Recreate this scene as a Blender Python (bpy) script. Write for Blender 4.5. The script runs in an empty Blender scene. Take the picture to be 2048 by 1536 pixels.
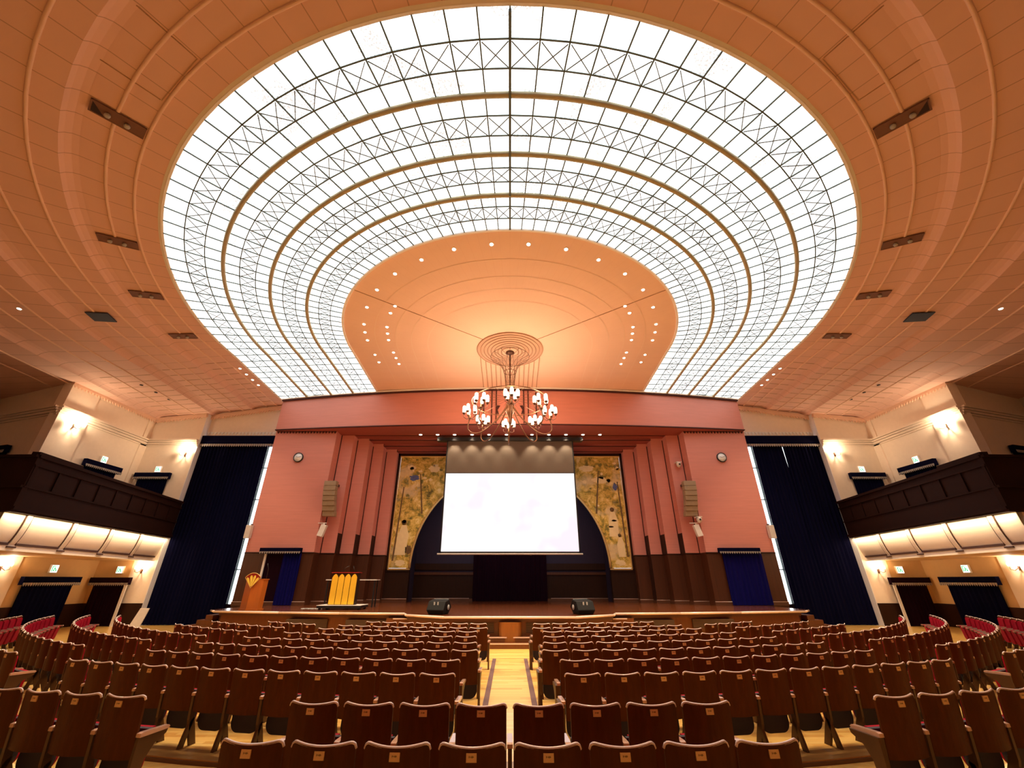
import bpy, bmesh, math, random
from mathutils import Vector, Matrix
random.seed(7)
R = math.radians
C = bpy.context.scene.collection
SC = bpy.context.scene
sin, cos, pi = math.sin, math.cos, math.pi

# ------------------------------------------------------------------ camera, world, exposure, large lights
cam_d = bpy.data.cameras.new('camera')
cam_d.sensor_width = 36.0
cam_d.sensor_fit = 'HORIZONTAL'
cam_d.lens = 814.0 / 2048.0 * 36.0
cam_d.shift_x = 0.00195
cam_d.clip_start = 0.05
cam_d.clip_end = 200
cam = bpy.data.objects.new('camera', cam_d)
C.objects.link(cam)
EYE = 2.01
cam.location = (0, 0, EYE)
cam.rotation_euler = (R(90 + 25.7), 0, 0)
SC.camera = cam
SC.view_settings.view_transform = 'Standard'
SC.view_settings.look = 'None'
SC.view_settings.exposure = 0.34
SC.view_settings.gamma = 1.0
w = bpy.data.worlds.new('world')
SC.world = w
w.use_nodes = True
w.node_tree.nodes['Background'].inputs[0].default_value = (0.75, 0.88, 1.0, 1)
w.node_tree.nodes['Background'].inputs[1].default_value = 1.0
SKY_STRENGTH = 1.55        # luminous glass of the skylight
WARM = (1.0, 0.60, 0.28)


def lamp(name, kind, loc, power, color=WARM, radius=0.08, parent=None, rot=(0, 0, 0), **kw):
    d = bpy.data.lights.new(name, kind)
    d.energy = power
    d.color = color
    if kind in ('POINT', 'SPOT'):
        d.shadow_soft_size = radius
    for k, v in kw.items():
        setattr(d, k, v)
    o = bpy.data.objects.new(name, d)
    C.objects.link(o)
    o.location = loc
    o.rotation_euler = rot
    if parent is not None:
        o.parent = parent
        o.location = Vector(loc) - parent.location
    return o


# ------------------------------------------------------------------ materials
def new_mat(name):
    m = bpy.data.materials.new(name)
    m.use_nodes = True
    nt = m.node_tree
    return m, nt, nt.nodes, nt.links, nt.nodes['Principled BSDF']


def pm(name, col, rough=0.5, metal=0.0, var=0.12, scale=6.0, coat=0.0, bump=0.0, stretch=(1, 1, 1), spec=0.5):
    """Noise-varied principled material."""
    m, nt, N, L, b = new_mat(name)
    tc = N.new('ShaderNodeTexCoord')
    mp = N.new('ShaderNodeMapping')
    mp.inputs['Scale'].default_value = stretch
    no = N.new('ShaderNodeTexNoise')
    no.inputs['Scale'].default_value = scale
    no.inputs['Detail'].default_value = 4
    L.new(tc.outputs['Object'], mp.inputs['Vector'])
    L.new(mp.outputs[0], no.inputs['Vector'])
    mx = N.new('ShaderNodeMix')
    mx.data_type = 'RGBA'
    mx.inputs['A'].default_value = (*[c * (1 - var) for c in col], 1)
    mx.inputs['B'].default_value = (*[min(1, c * (1 + var)) for c in col], 1)
    L.new(no.outputs[0], mx.inputs['Factor'])
    L.new(mx.outputs['Result'], b.inputs['Base Color'])
    b.inputs['Roughness'].default_value = rough
    b.inputs['Metallic'].default_value = metal
    b.inputs['Specular IOR Level'].default_value = spec
    b.inputs['Coat Weight'].default_value = coat
    b.inputs['Coat Roughness'].default_value = 0.12
    if bump:
        bp = N.new('ShaderNodeBump')
        bp.inputs['Strength'].default_value = bump
        bp.inputs['Distance'].default_value = 0.01
        L.new(no.outputs[0], bp.inputs['Height'])
        L.new(bp.outputs[0], b.inputs['Normal'])
    return m


def em(name, col, strength):
    m, nt, N, L, b = new_mat(name)
    b.inputs['Base Color'].default_value = (*[min(1, c) for c in col], 1)
    b.inputs['Emission Color'].default_value = (*col, 1)
    b.inputs['Emission Strength'].default_value = strength
    return m


def math_node(N, L, op, a, b=None, c=None):
    n = N.new('ShaderNodeMath')
    n.operation = op
    for i, v in enumerate((a, b, c)):
        if v is None:
            continue
        if isinstance(v, (int, float)):
            n.inputs[i].default_value = v
        else:
            L.new(v, n.inputs[i])
    return n.outputs[0]


def lined(name, col, line_col, period, width, axis='Z', rough=0.6, scale=5.0, var=0.08, coat=0.0):
    """Material ruled with thin lines every PERIOD metres along one axis (brick courses, boards)."""
    m, nt, N, L, b = new_mat(name)
    tc = N.new('ShaderNodeTexCoord')
    sp = N.new('ShaderNodeSeparateXYZ')
    L.new(tc.outputs['Object'], sp.inputs[0])
    v = sp.outputs[axis]
    f = math_node(N, L, 'FRACT', math_node(N, L, 'DIVIDE', v, period))
    ln = math_node(N, L, 'LESS_THAN', f, width)
    no = N.new('ShaderNodeTexNoise')
    no.inputs['Scale'].default_value = scale
    no.inputs['Detail'].default_value = 5
    mp = N.new('ShaderNodeMapping')
    mp.inputs['Scale'].default_value = (0.25, 0.25, 3) if axis == 'Z' else ((3, 1, 0.25) if axis == 'X' else (0.3, 3, 1))
    L.new(tc.outputs['Object'], mp.inputs[0])
    L.new(mp.outputs[0], no.inputs['Vector'])
    mx = N.new('ShaderNodeMix')
    mx.data_type = 'RGBA'
    mx.inputs['A'].default_value = (*[c * (1 - var) for c in col], 1)
    mx.inputs['B'].default_value = (*[min(1, c * (1 + var)) for c in col], 1)
    L.new(no.outputs[0], mx.inputs['Factor'])
    m2 = N.new('ShaderNodeMix')
    m2.data_type = 'RGBA'
    L.new(ln, m2.inputs['Factor'])
    L.new(mx.outputs['Result'], m2.inputs['A'])
    m2.inputs['B'].default_value = (*line_col, 1)
    L.new(m2.outputs['Result'], b.inputs['Base Color'])
    b.inputs['Roughness'].default_value = rough
    b.inputs['Coat Weight'].default_value = coat
    b.inputs['Coat Roughness'].default_value = 0.1
    return m


def plank_floor(name, diagonal=False):
    m, nt, N, L, b = new_mat(name)
    tc = N.new('ShaderNodeTexCoord')
    sp = N.new('ShaderNodeSeparateXYZ')
    L.new(tc.outputs['Object'], sp.inputs[0])
    if diagonal:
        ax = math_node(N, L, 'ABSOLUTE', sp.outputs['X'])
        u = math_node(N, L, 'MULTIPLY', math_node(N, L, 'ADD', ax, sp.outputs['Y']), 0.7071)
        v = math_node(N, L, 'MULTIPLY', math_node(N, L, 'SUBTRACT', ax, sp.outputs['Y']), 0.7071)
    else:
        u, v = sp.outputs['Y'], sp.outputs['X']
    k = math_node(N, L, 'DIVIDE', u, 0.09)
    row = math_node(N, L, 'FLOOR', k)
    fr = math_node(N, L, 'FRACT', k)
    wn = N.new('ShaderNodeTexWhiteNoise')
    wn.noise_dimensions = '2D'
    cb = N.new('ShaderNodeCombineXYZ')
    L.new(row, cb.inputs[0])
    seg = math_node(N, L, 'FLOOR', math_node(N, L, 'ADD', math_node(N, L, 'DIVIDE', v, 1.3), math_node(N, L, 'MULTIPLY', row, 0.37)))
    L.new(seg, cb.inputs[1])
    L.new(cb.outputs[0], wn.inputs['Vector'])
    gr = N.new('ShaderNodeTexNoise')
    gr.inputs['Scale'].default_value = 5
    gr.inputs['Detail'].default_value = 6
    cg = N.new('ShaderNodeCombineXYZ')
    L.new(math_node(N, L, 'MULTIPLY', u, 6.0), cg.inputs[0])
    L.new(math_node(N, L, 'MULTIPLY', v, 0.5), cg.inputs[1])
    L.new(cg.outputs[0], gr.inputs['Vector'])
    rp = N.new('ShaderNodeValToRGB')
    e = rp.color_ramp.elements
    e[0].position, e[0].color = 0.0, (0.60, 0.25, 0.045, 1)
    e[1].position, e[1].color = 1.0, (0.88, 0.56, 0.17, 1)
    e2 = e.new(0.35)
    e2.color = (0.82, 0.46, 0.11, 1)
    t = math_node(N, L, 'ADD', math_node(N, L, 'MULTIPLY', wn.outputs['Value'], 0.9), math_node(N, L, 'MULTIPLY', gr.outputs[0], 0.22))
    L.new(t, rp.inputs[0])
    gap = math_node(N, L, 'LESS_THAN', fr, 0.05)
    mx = N.new('ShaderNodeMix')
    mx.data_type = 'RGBA'
    L.new(math_node(N, L, 'MULTIPLY', gap, 0.6), mx.inputs['Factor'])
    L.new(rp.outputs[0], mx.inputs['A'])
    mx.inputs['B'].default_value = (0.28, 0.11, 0.02, 1)
    L.new(mx.outputs['Result'], b.inputs['Base Color'])
    b.inputs['Roughness'].default_value = 0.28
    b.inputs['Coat Weight'].default_value = 0.3
    return m


def ceiling_mat(name, col, line_col, w0=0.035):
    """Panel joints ruled along UV u (one joint per whole u)."""
    m, nt, N, L, b = new_mat(name)
    uv = N.new('ShaderNodeUVMap')
    sp = N.new('ShaderNodeSeparateXYZ')
    L.new(uv.outputs[0], sp.inputs[0])
    f = math_node(N, L, 'FRACT', sp.outputs['X'])
    ln = math_node(N, L, 'LESS_THAN', math_node(N, L, 'ABSOLUTE', math_node(N, L, 'SUBTRACT', f, 0.5)), w0 / 2)
    tc = N.new('ShaderNodeTexCoord')
    no = N.new('ShaderNodeTexNoise')
    no.inputs['Scale'].default_value = 1.2
    L.new(tc.outputs['Object'], no.inputs['Vector'])
    mx = N.new('ShaderNodeMix')
    mx.data_type = 'RGBA'
    mx.inputs['A'].default_value = (*[c * 0.96 for c in col], 1)
    mx.inputs['B'].default_value = (*[c * 1.04 for c in col], 1)
    L.new(no.outputs[0], mx.inputs['Factor'])
    m2 = N.new('ShaderNodeMix')
    m2.data_type = 'RGBA'
    L.new(ln, m2.inputs['Factor'])
    L.new(mx.outputs['Result'], m2.inputs['A'])
    m2.inputs['B'].default_value = (*line_col, 1)
    L.new(m2.outputs['Result'], b.inputs['Base Color'])
    b.inputs['Roughness'].default_value = 0.75
    return m


def glass_sky(name):
    """Frosted figured glass lit from above by the day."""
    m, nt, N, L, b = new_mat(name)
    tc = N.new('ShaderNodeTexCoord')
    big = N.new('ShaderNodeTexNoise')
    big.inputs['Scale'].default_value = 0.9
    big.inputs['Detail'].default_value = 2
    L.new(tc.outputs['Object'], big.inputs['Vector'])
    sm = N.new('ShaderNodeTexNoise')
    sm.inputs['Scale'].default_value = 26
    sm.inputs['Detail'].default_value = 2
    L.new(tc.outputs['Object'], sm.inputs['Vector'])
    mask = N.new('ShaderNodeMapRange')
    mask.inputs['From Min'].default_value = 0.50
    mask.inputs['From Max'].default_value = 0.62
    L.new(big.outputs[0], mask.inputs['Value'])
    fl = N.new('ShaderNodeMapRange')
    fl.inputs['From Min'].default_value = 0.48
    fl.inputs['From Max'].default_value = 0.58
    L.new(sm.outputs[0], fl.inputs['Value'])
    k = math_node(N, L, 'MULTIPLY', mask.outputs[0], fl.outputs[0])
    mx = N.new('ShaderNodeMix')
    mx.data_type = 'RGBA'
    mx.inputs['A'].default_value = (0.95, 1.0, 0.99, 1)
    mx.inputs['B'].default_value = (0.27, 0.31, 0.34, 1)
    L.new(k, mx.inputs['Factor'])
    b.inputs['Base Color'].default_value = (0.8, 0.9, 0.9, 1)
    L.new(mx.outputs['Result'], b.inputs['Emission Color'])
    b.inputs['Emission Strength'].default_value = SKY_STRENGTH
    b.inputs['Roughness'].default_value = 0.3
    return m


def mural_mat(name):
    m, nt, N, L, b = new_mat(name)
    tc = N.new('ShaderNodeTexCoord')
    n1 = N.new('ShaderNodeTexNoise')
    n1.inputs['Scale'].default_value = 1.9
    n1.inputs['Detail'].default_value = 9
    n1.inputs['Roughness'].default_value = 0.78
    n1.inputs['Distortion'].default_value = 0.35
    L.new(tc.outputs['Object'], n1.inputs['Vector'])
    r1 = N.new('ShaderNodeValToRGB')
    e = r1.color_ramp.elements
    e[0].position, e[0].color = 0.36, (0.12, 0.08, 0.012, 1)
    e[1].position, e[1].color = 0.66, (0.95, 0.74, 0.36, 1)
    for p, c in ((0.43, (0.26, 0.22, 0.035, 1)), (0.48, (0.60, 0.38, 0.05, 1)), (0.55, (0.80, 0.55, 0.12, 1)), (0.60, (0.92, 0.72, 0.28, 1))):
        k = e.new(p)
        k.color = c
    L.new(n1.outputs[0], r1.inputs[0])
    n2 = N.new('ShaderNodeTexNoise')
    n2.inputs['Scale'].default_value = 0.55
    n2.inputs['Detail'].default_value = 3
    L.new(tc.outputs['Object'], n2.inputs['Vector'])
    r2 = N.new('ShaderNodeMapRange')
    r2.inputs['From Min'].default_value = 0.56
    r2.inputs['From Max'].default_value = 0.64
    L.new(n2.outputs[0], r2.inputs['Value'])
    mx = N.new('ShaderNodeMix')
    mx.data_type = 'RGBA'
    L.new(math_node(N, L, 'MULTIPLY', r2.outputs[0], 0.75), mx.inputs['Factor'])
    L.new(r1.outputs[0], mx.inputs['A'])
    mx.inputs['B'].default_value = (0.80, 0.62, 0.33, 1)
    L.new(mx.outputs['Result'], b.inputs['Base Color'])
    b.inputs['Roughness'].default_value = 0.6
    return m


def plate_mat(name):
    """Small brass number plate with two lines of worn dark engraving."""
    m, nt, N, L, b = new_mat(name)
    tc = N.new('ShaderNodeTexCoord')
    sp = N.new('ShaderNodeSeparateXYZ')
    L.new(tc.outputs['Generated'], sp.inputs[0])
    gx = math_node(N, L, 'ABSOLUTE', math_node(N, L, 'SUBTRACT', sp.outputs['X'], 0.5))
    inx = math_node(N, L, 'LESS_THAN', gx, 0.26)
    z = sp.outputs['Z']
    a1 = math_node(N, L, 'LESS_THAN', math_node(N, L, 'ABSOLUTE', math_node(N, L, 'SUBTRACT', z, 0.58)), 0.12)
    no = N.new('ShaderNodeTexNoise')
    no.inputs['Scale'].default_value = 9
    L.new(tc.outputs['Generated'], no.inputs['Vector'])
    nn = math_node(N, L, 'GREATER_THAN', no.outputs[0], 0.47)
    k = math_node(N, L, 'MULTIPLY', math_node(N, L, 'MULTIPLY', a1, inx), nn)
    mx = N.new('ShaderNodeMix')
    mx.data_type = 'RGBA'
    mx.inputs['A'].default_value = (0.80, 0.50, 0.22, 1)
    mx.inputs['B'].default_value = (0.20, 0.10, 0.03, 1)
    L.new(k, mx.inputs['Factor'])
    L.new(mx.outputs['Result'], b.inputs['Base Color'])
    b.inputs['Roughness'].default_value = 0.4
    b.inputs['Metallic'].default_value = 0.2
    return m


M = {}
M['floor'] = plank_floor('maple_boards')
M['floor_rear'] = plank_floor('maple_boards_diagonal', True)
M['edge_wood'] = pm('edge_boards', (0.34, 0.17, 0.045), 0.35, var=0.25, scale=4, stretch=(1, 8, 8), coat=0.3)
M['dark_strip'] = pm('dark_strip', (0.13, 0.055, 0.04), 0.5)
M['riser'] = pm('riser_wood', (0.10, 0.035, 0.015), 0.4)
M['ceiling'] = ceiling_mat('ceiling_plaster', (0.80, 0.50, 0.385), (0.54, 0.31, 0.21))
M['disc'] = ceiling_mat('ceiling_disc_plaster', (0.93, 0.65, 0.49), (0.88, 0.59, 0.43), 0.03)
M['bead'] = pm('ceiling_bead', (0.86, 0.58, 0.42), 0.7, var=0.04)
M['disc_line'] = pm('disc_line_plaster', (0.95, 0.70, 0.54), 0.7, var=0.03)
M['white_trim'] = pm('white_trim', (0.92, 0.88, 0.80), 0.5, var=0.04)
M['glass'] = glass_sky('skylight_glass')
M['bar'] = pm('glazing_bar_metal', (0.09, 0.12, 0.11), 0.5, 0.3)
M['rod'] = pm('brace_rod_metal', (0.14, 0.18, 0.20), 0.5, 0.0)
M['brass'] = pm('ring_beam_brass', (0.47, 0.42, 0.26), 0.4, 0.1)
M['bronze'] = pm('chandelier_bronze', (0.20, 0.09, 0.04), 0.35, 0.4)
M['brown_metal'] = pm('brown_metal', (0.12, 0.05, 0.03), 0.4, 0.3)
M['cream'] = pm('cream_plaster', (0.90, 0.76, 0.61), 0.7, var=0.05)
M['cream_warm_lit'] = pm('warm_lit_plaster', (0.72, 0.46, 0.20), 0.7, var=0.05)  # cream plaster with the orange lamplight mixed into its colour
M['pink'] = lined('pink_tile', (0.70, 0.275, 0.22), (0.59, 0.21, 0.16), 0.085, 0.16, 'Z', 0.6, 4.0, 0.10)
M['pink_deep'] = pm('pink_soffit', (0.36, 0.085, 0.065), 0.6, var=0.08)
M['groove'] = pm('groove_shade_and_trim', (0.06, 0.012, 0.01), 0.7)  # dark trim; also stands in for shade in the jamb recesses
M['wood'] = lined('stage_wainscot', (0.070, 0.018, 0.005), (0.026, 0.007, 0.003), 0.6, 0.02, 'X', 0.4, 3.0, 0.3, 0.05)
M['wood_dark'] = pm('dark_wood', (0.026, 0.008, 0.003), 0.5, var=0.3, scale=4, stretch=(3, 3, 0.4), spec=0.2)
M['stage_floor'] = lined('stage_boards', (0.13, 0.034, 0.010), (0.05, 0.013, 0.004), 0.12, 0.04, 'Y', 0.22, 3.0, 0.35, 0.3)
M['stage_front'] = pm('stage_front_wood', (0.15, 0.045, 0.010), 0.35, var=0.25, scale=3, stretch=(4, 4, 0.5), coat=0.2)
M['nosing_glint'] = pm('nosing_wood_highlight', (0.80, 0.58, 0.46), 0.18, var=0.1, coat=0.6)  # edge wood made pale: skylight glint painted into its colour
M['pilaster_wood'] = pm('orange_wood', (0.26, 0.085, 0.014), 0.35, var=0.15, scale=3, stretch=(4, 4, 0.5))
M['plinth_highlight'] = pm('plinth_highlight_pale', (0.42, 0.26, 0.20), 0.2, coat=0.6)  # bright highlight line on plinth tops, put in as a pale tube
M['vent'] = lined('vent_grille', (0.10, 0.05, 0.02), (0.02, 0.01, 0.005), 0.05, 0.4, 'Z')
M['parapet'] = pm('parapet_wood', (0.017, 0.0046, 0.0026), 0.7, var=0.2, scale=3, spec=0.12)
M['navy'] = pm('navy_velvet', (0.0028, 0.003, 0.019), 0.95, var=0.35, scale=3, stretch=(8, 8, 0.3), spec=0.05)
M['blue'] = pm('blue_velvet', (0.005, 0.004, 0.085), 0.9, var=0.35, scale=3, stretch=(8, 8, 0.3), spec=0.08)
M['plum'] = pm('plum_curtain', (0.012, 0.0022, 0.007), 0.9, var=0.3, scale=3, stretch=(8, 8, 0.3), spec=0.06)
M['navy_wall'] = pm('niche_plaster', (0.018, 0.008, 0.030), 0.7, var=0.15)
M['fringe'] = pm('silver_fringe', (0.34, 0.30, 0.27), 0.6, var=0.3, scale=60)
M['window'] = em('daylight_window', (0.93, 0.97, 1.0), 3.0)
M['cove'] = pm('cove_plaster', (0.93, 0.82, 0.72), 0.7, var=0.03)
M['white_pier'] = pm('white_pier_paint', (0.80, 0.78, 0.80), 0.6, var=0.03)
M['mural'] = mural_mat('mural_paint')
M['gold'] = pm('gold_frame', (0.75, 0.50, 0.18), 0.35, 0.5)
def lit_screen(name):
    m, nt, N, L, b = new_mat(name)
    tc = N.new('ShaderNodeTexCoord')
    no = N.new('ShaderNodeTexNoise')
    no.inputs['Scale'].default_value = 0.5
    L.new(tc.outputs['Object'], no.inputs['Vector'])
    mr = N.new('ShaderNodeMapRange')
    mr.inputs['From Min'].default_value = 0.45
    mr.inputs['From Max'].default_value = 0.6
    L.new(no.outputs[0], mr.inputs['Value'])
    mx = N.new('ShaderNodeMix')
    mx.data_type = 'RGBA'
    mx.inputs['A'].default_value = (1, 1, 1, 1)
    mx.inputs['B'].default_value = (0.95, 0.83, 0.95, 1)
    L.new(mr.outputs[0], mx.inputs['Factor'])
    b.inputs['Base Color'].default_value = (0.2, 0.2, 0.2, 1)
    L.new(mx.outputs['Result'], b.inputs['Emission Color'])
    b.inputs['Emission Strength'].default_value = 0.79  # projector light put in as a glow of the cloth itself
    b.inputs['Specular IOR Level'].default_value = 0.1
    return m


M['screen_white'] = lit_screen('lit_projection_cloth')
M['screen_drop'] = pm('screen_masking', (0.12, 0.085, 0.06), 0.7, var=0.05)
M['black'] = pm('black_metal', (0.012, 0.011, 0.011), 0.4)
M['speaker'] = pm('speaker_black', (0.010, 0.009, 0.008), 0.7, bump=0.2, scale=60, spec=0.15)
M['grey'] = pm('grey_plastic', (0.45, 0.43, 0.40), 0.4)
M['beige'] = pm('array_beige', (0.36, 0.27, 0.17), 0.5)
M['offwhite'] = pm('offwhite_plastic', (0.75, 0.68, 0.60), 0.4)
M['clock_white'] = pm('clock_face_white', (0.97, 0.96, 0.93), 0.35, var=0.02)
M['orange_wood'] = pm('lectern_wood', (0.40, 0.10, 0.012), 0.35, var=0.2, scale=3, stretch=(5, 5, 0.5))
M['yellow'] = pm('yellow_panel', (0.86, 0.48, 0.03), 0.35, var=0.06)
M['yellow_pale'] = pm('pale_yellow_petal', (0.92, 0.70, 0.10), 0.35, var=0.06)
M['red'] = pm('red_panel', (0.35, 0.02, 0.012), 0.4)
M['chair_wood'] = pm('chair_wood', (0.088, 0.0225, 0.0025), 0.5, var=0.3, scale=7, stretch=(3, 3, 0.5), spec=0.12)
M['chair_edge_glint'] = pm('chair_edge_highlight', (0.86, 0.62, 0.52), 0.2, var=0.06, coat=0.8)  # skylight highlight on the top edge, painted in as a pale colour
M['velvet'] = pm('red_velvet', (0.36, 0.006, 0.02), 0.8, spec=0.1, var=0.35, scale=9)
M['seat_under'] = pm('seat_underside', (0.014, 0.009, 0.018), 0.6)
M['chair_iron'] = pm('chair_iron', (0.085, 0.036, 0.010), 0.42, 0.2, var=0.3)
M['arm_glint'] = pm('armrest_wood_highlight', (0.62, 0.36, 0.25), 0.2, var=0.12, coat=0.7)  # wood lightened to paint in the bright gloss on the armrests
M['plate'] = plate_mat('number_plate_brass')
M['lamp_glass'] = em('frosted_lamp_glass', (1.0, 0.88, 0.66), 2.2)
M['down_glow'] = em('downlight_glow', (1.0, 0.92, 0.78), 8.0)
M['bulb'] = em('sconce_glow', (1.0, 0.86, 0.55), 4.0)
M['exit_white'] = em('exit_sign_white', (0.95, 1.0, 0.93), 1.6)
M['exit_green'] = em('exit_sign_green', (0.02, 0.45, 0.18), 0.9)
M['slot'] = pm('recess_brown', (0.20, 0.09, 0.055), 0.6)
M['slot_dark'] = pm('recess_dark', (0.03, 0.012, 0.01), 0.7)
M['hatch'] = pm('hatch_dark', (0.012, 0.01, 0.03), 0.6)
M['net'] = pm('net_wire', (0.16, 0.08, 0.04), 0.5, 0.3)
M['line'] = pm('incised_line', (0.52, 0.30, 0.18), 0.7)
M['cove_line'] = pm('cove_outline', (0.06, 0.02, 0.012), 0.6)


# ------------------------------------------------------------------ mesh collector
class MB:
    def __init__(self):
        self.v, self.f, self.uv, self.sm = [], [], [], []

    def add(self, vs, fs, uvs=None, smooth=False):
        k = len(self.v)
        self.v += [tuple(p) for p in vs]
        for i, f in enumerate(fs):
            self.f.append([j + k for j in f])
            self.uv.append(uvs[i] if uvs else None)
            self.sm.append(smooth)
        return self

    def box(self, x0, x1, y0, y1, z0, z1):
        x0, x1 = min(x0, x1), max(x0, x1)
        y0, y1 = min(y0, y1), max(y0, y1)
        z0, z1 = min(z0, z1), max(z0, z1)
        return self.add([(x0, y0, z0), (x1, y0, z0), (x1, y1, z0), (x0, y1, z0), (x0, y0, z1), (x1, y0, z1), (x1, y1, z1), (x0, y1, z1)],
                        [(0, 3, 2, 1), (4, 5, 6, 7), (0, 1, 5, 4), (1, 2, 6, 5), (2, 3, 7, 6), (3, 0, 4, 7)])

    def prism(self, pts, z0, z1):
        """plan polygon extruded in z"""
        n = len(pts)
        vs = [(x, y, z0) for x, y in pts] + [(x, y, z1) for x, y in pts]
        return self.add(vs, [list(range(n))[::-1], list(range(n, 2 * n))] + [(i, (i + 1) % n, (i + 1) % n + n, i + n) for i in range(n)])

    def extrude(self, pts, vec):
        """3D polygon extruded along vec"""
        n = len(pts)
        vs = [tuple(p) for p in pts] + [tuple(Vector(p) + Vector(vec)) for p in pts]
        return self.add(vs, [list(range(n))[::-1], list(range(n, 2 * n))] + [(i, (i + 1) % n, (i + 1) % n + n, i + n) for i in range(n)])

    def bar(self, a, b, wd, ht=None):
        """rectangular bar from a to b"""
        ht = ht or wd
        a, b = Vector(a), Vector(b)
        d = (b - a).normalized()
        up = Vector((0, 0, 1)) if abs(d.z) < 0.95 else Vector((0, 1, 0))
        s = d.cross(up).normalized() * wd / 2
        u = s.cross(d).normalized() * ht / 2
        q = [a + s + u, a - s + u, a - s - u, a + s - u]
        return self.extrude(q, b - a)

    def tube(self, pts, r, n=8, close=False, smooth=True):
        pts = [Vector(p) for p in pts]
        m = len(pts)
        rr = r if isinstance(r, (list, tuple)) else [r] * m
        vs = []
        prev = None
        for i, p in enumerate(pts):
            if close:
                t = (pts[(i + 1) % m] - pts[i - 1]).normalized()
            else:
                t = (pts[min(i + 1, m - 1)] - pts[max(i - 1, 0)]).normalized()
            if prev is None:
                a = Vector((0, 0, 1)) if abs(t.z) < 0.9 else Vector((1, 0, 0))
                nrm = t.cross(a).normalized()
            else:
                nrm = (prev - t * prev.dot(t)).normalized()
            prev = nrm
            bn = t.cross(nrm)
            for j in range(n):
                an = 2 * pi * j / n
                vs.append(p + (nrm * cos(an) + bn * sin(an)) * rr[i])
        fs = []
        for i in range(m if close else m - 1):
            for j in range(n):
                a0, a1 = i * n + j, i * n + (j + 1) % n
                b0, b1 = ((i + 1) % m) * n + j, ((i + 1) % m) * n + (j + 1) % n
                fs.append((a0, a1, b1, b0))
        if not close:
            fs.append(list(range(n))[::-1])
            fs.append(list(range((m - 1) * n, m * n)))
        return self.add(vs, fs, smooth=smooth)

    def lathe(self, prof, c, n=24, axis='Z', smooth=True):
        """prof: (radius, offset along axis)"""
        vs = []
        for r, h in prof:
            for j in range(n):
                a = 2 * pi * j / n
                if axis == 'Z':
                    vs.append((c[0] + r * cos(a), c[1] + r * sin(a), c[2] + h))
                elif axis == 'Y':
                    vs.append((c[0] + r * cos(a), c[1] + h, c[2] + r * sin(a)))
                else:
                    vs.append((c[0] + h, c[1] + r * cos(a), c[2] + r * sin(a)))
        fs = []
        for i in range(len(prof) - 1):
            for j in range(n):
                fs.append((i * n + j, i * n + (j + 1) % n, (i + 1) * n + (j + 1) % n, (i + 1) * n + j))
        fs.append(list(range(n))[::-1])
        fs.append(list(range((len(prof) - 1) * n, len(prof) * n)))
        return self.add(vs, fs, smooth=smooth)

    def grid(self, fn, nu, nv, smooth=True):
        vs = [fn(i / nu, j / nv) for i in range(nu + 1) for j in range(nv + 1)]
        k = nv + 1
        fs = [(i * k + j, (i + 1) * k + j, (i + 1) * k + j + 1, i * k + j + 1) for i in range(nu) for j in range(nv)]
        return self.add(vs, fs, smooth=smooth)

    def build(self, name, mat, parent=None, bevel=0.0, local=False):
        me = bpy.data.meshes.new(name)
        off = Vector((0, 0, 0))
        if parent is not None and not local:
            off = WORLD[parent.name]
        me.from_pydata([tuple(Vector(p) - off) for p in self.v], [], self.f)
        if any(self.uv):
            ul = me.uv_layers.new(name='UVMap')
            for p, uv in zip(me.polygons, self.uv):
                if uv:
                    for li, c in zip(p.loop_indices, uv):
                        ul.data[li].uv = c
        for p, s in zip(me.polygons, self.sm):
            p.use_smooth = s
        if not any(self.uv):
            bm = bmesh.new()
            bm.from_mesh(me)
            bmesh.ops.recalc_face_normals(bm, faces=bm.faces[:])
            bm.to_mesh(me)
            bm.free()
        me.materials.append(mat)
        o = bpy.data.objects.new(name, me)
        C.objects.link(o)
        if parent is not None:
            o.parent = parent
        if bevel:
            bv = o.modifiers.new('bevel', 'BEVEL')
            bv.width = bevel
            bv.segments = 2
            bv.limit_method = 'ANGLE'
        WORLD[o.name] = off if parent is not None else Vector((0, 0, 0))
        return o


WORLD = {}      # origin, in the room, of every object that parents others


def thing(name, label, cat, loc=(0, 0, 0), group=None):
    o = bpy.data.objects.new(name, None)
    o.empty_display_size = 0.2
    C.objects.link(o)
    o.location = loc
    o['label'] = label
    o['category'] = cat
    if group:
        o['group'] = group
    WORLD[o.name] = Vector(loc)
    return o


def tag(o, label, cat, group=None):
    o['label'] = label
    o['category'] = cat
    if group:
        o['group'] = group
    return o


def struct(name, mb, mat, parent=None, bevel=0.0):
    o = mb.build(name, mat, parent, bevel)
    if parent is None:
        o['kind'] = 'structure'
    return o


def SB(s, x0, x1, *a):
    """box arguments mirrored to side s"""
    return (s * x0, s * x1, *a)


SIDE = {1: 'right', -1: 'left'}
CX, CY = 0.0, 17.0                      # centre of the ceiling horseshoe
ORD = ['zeroth', 'first', 'second', 'third', 'fourth', 'fifth', 'sixth', 'seventh', 'eighth', 'ninth', 'tenth', 'eleventh', 'twelfth',
       'thirteenth', 'fourteenth', 'fifteenth', 'sixteenth', 'seventeenth', 'eighteenth', 'nineteenth', 'twentieth', 'twenty-first',
       'twenty-second', 'twenty-third', 'twenty-fourth', 'twenty-fifth']

# ------------------------------------------------------------------ floor
RC = (0.0, 27.5)                        # centre of the seating arcs


def arc_pts(r, a0, a1, n):
    return [(RC[0] + r * sin(a0 + (a1 - a0) * i / n), RC[1] - r * cos(a0 + (a1 - a0) * i / n)) for i in range(n + 1)]


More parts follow.
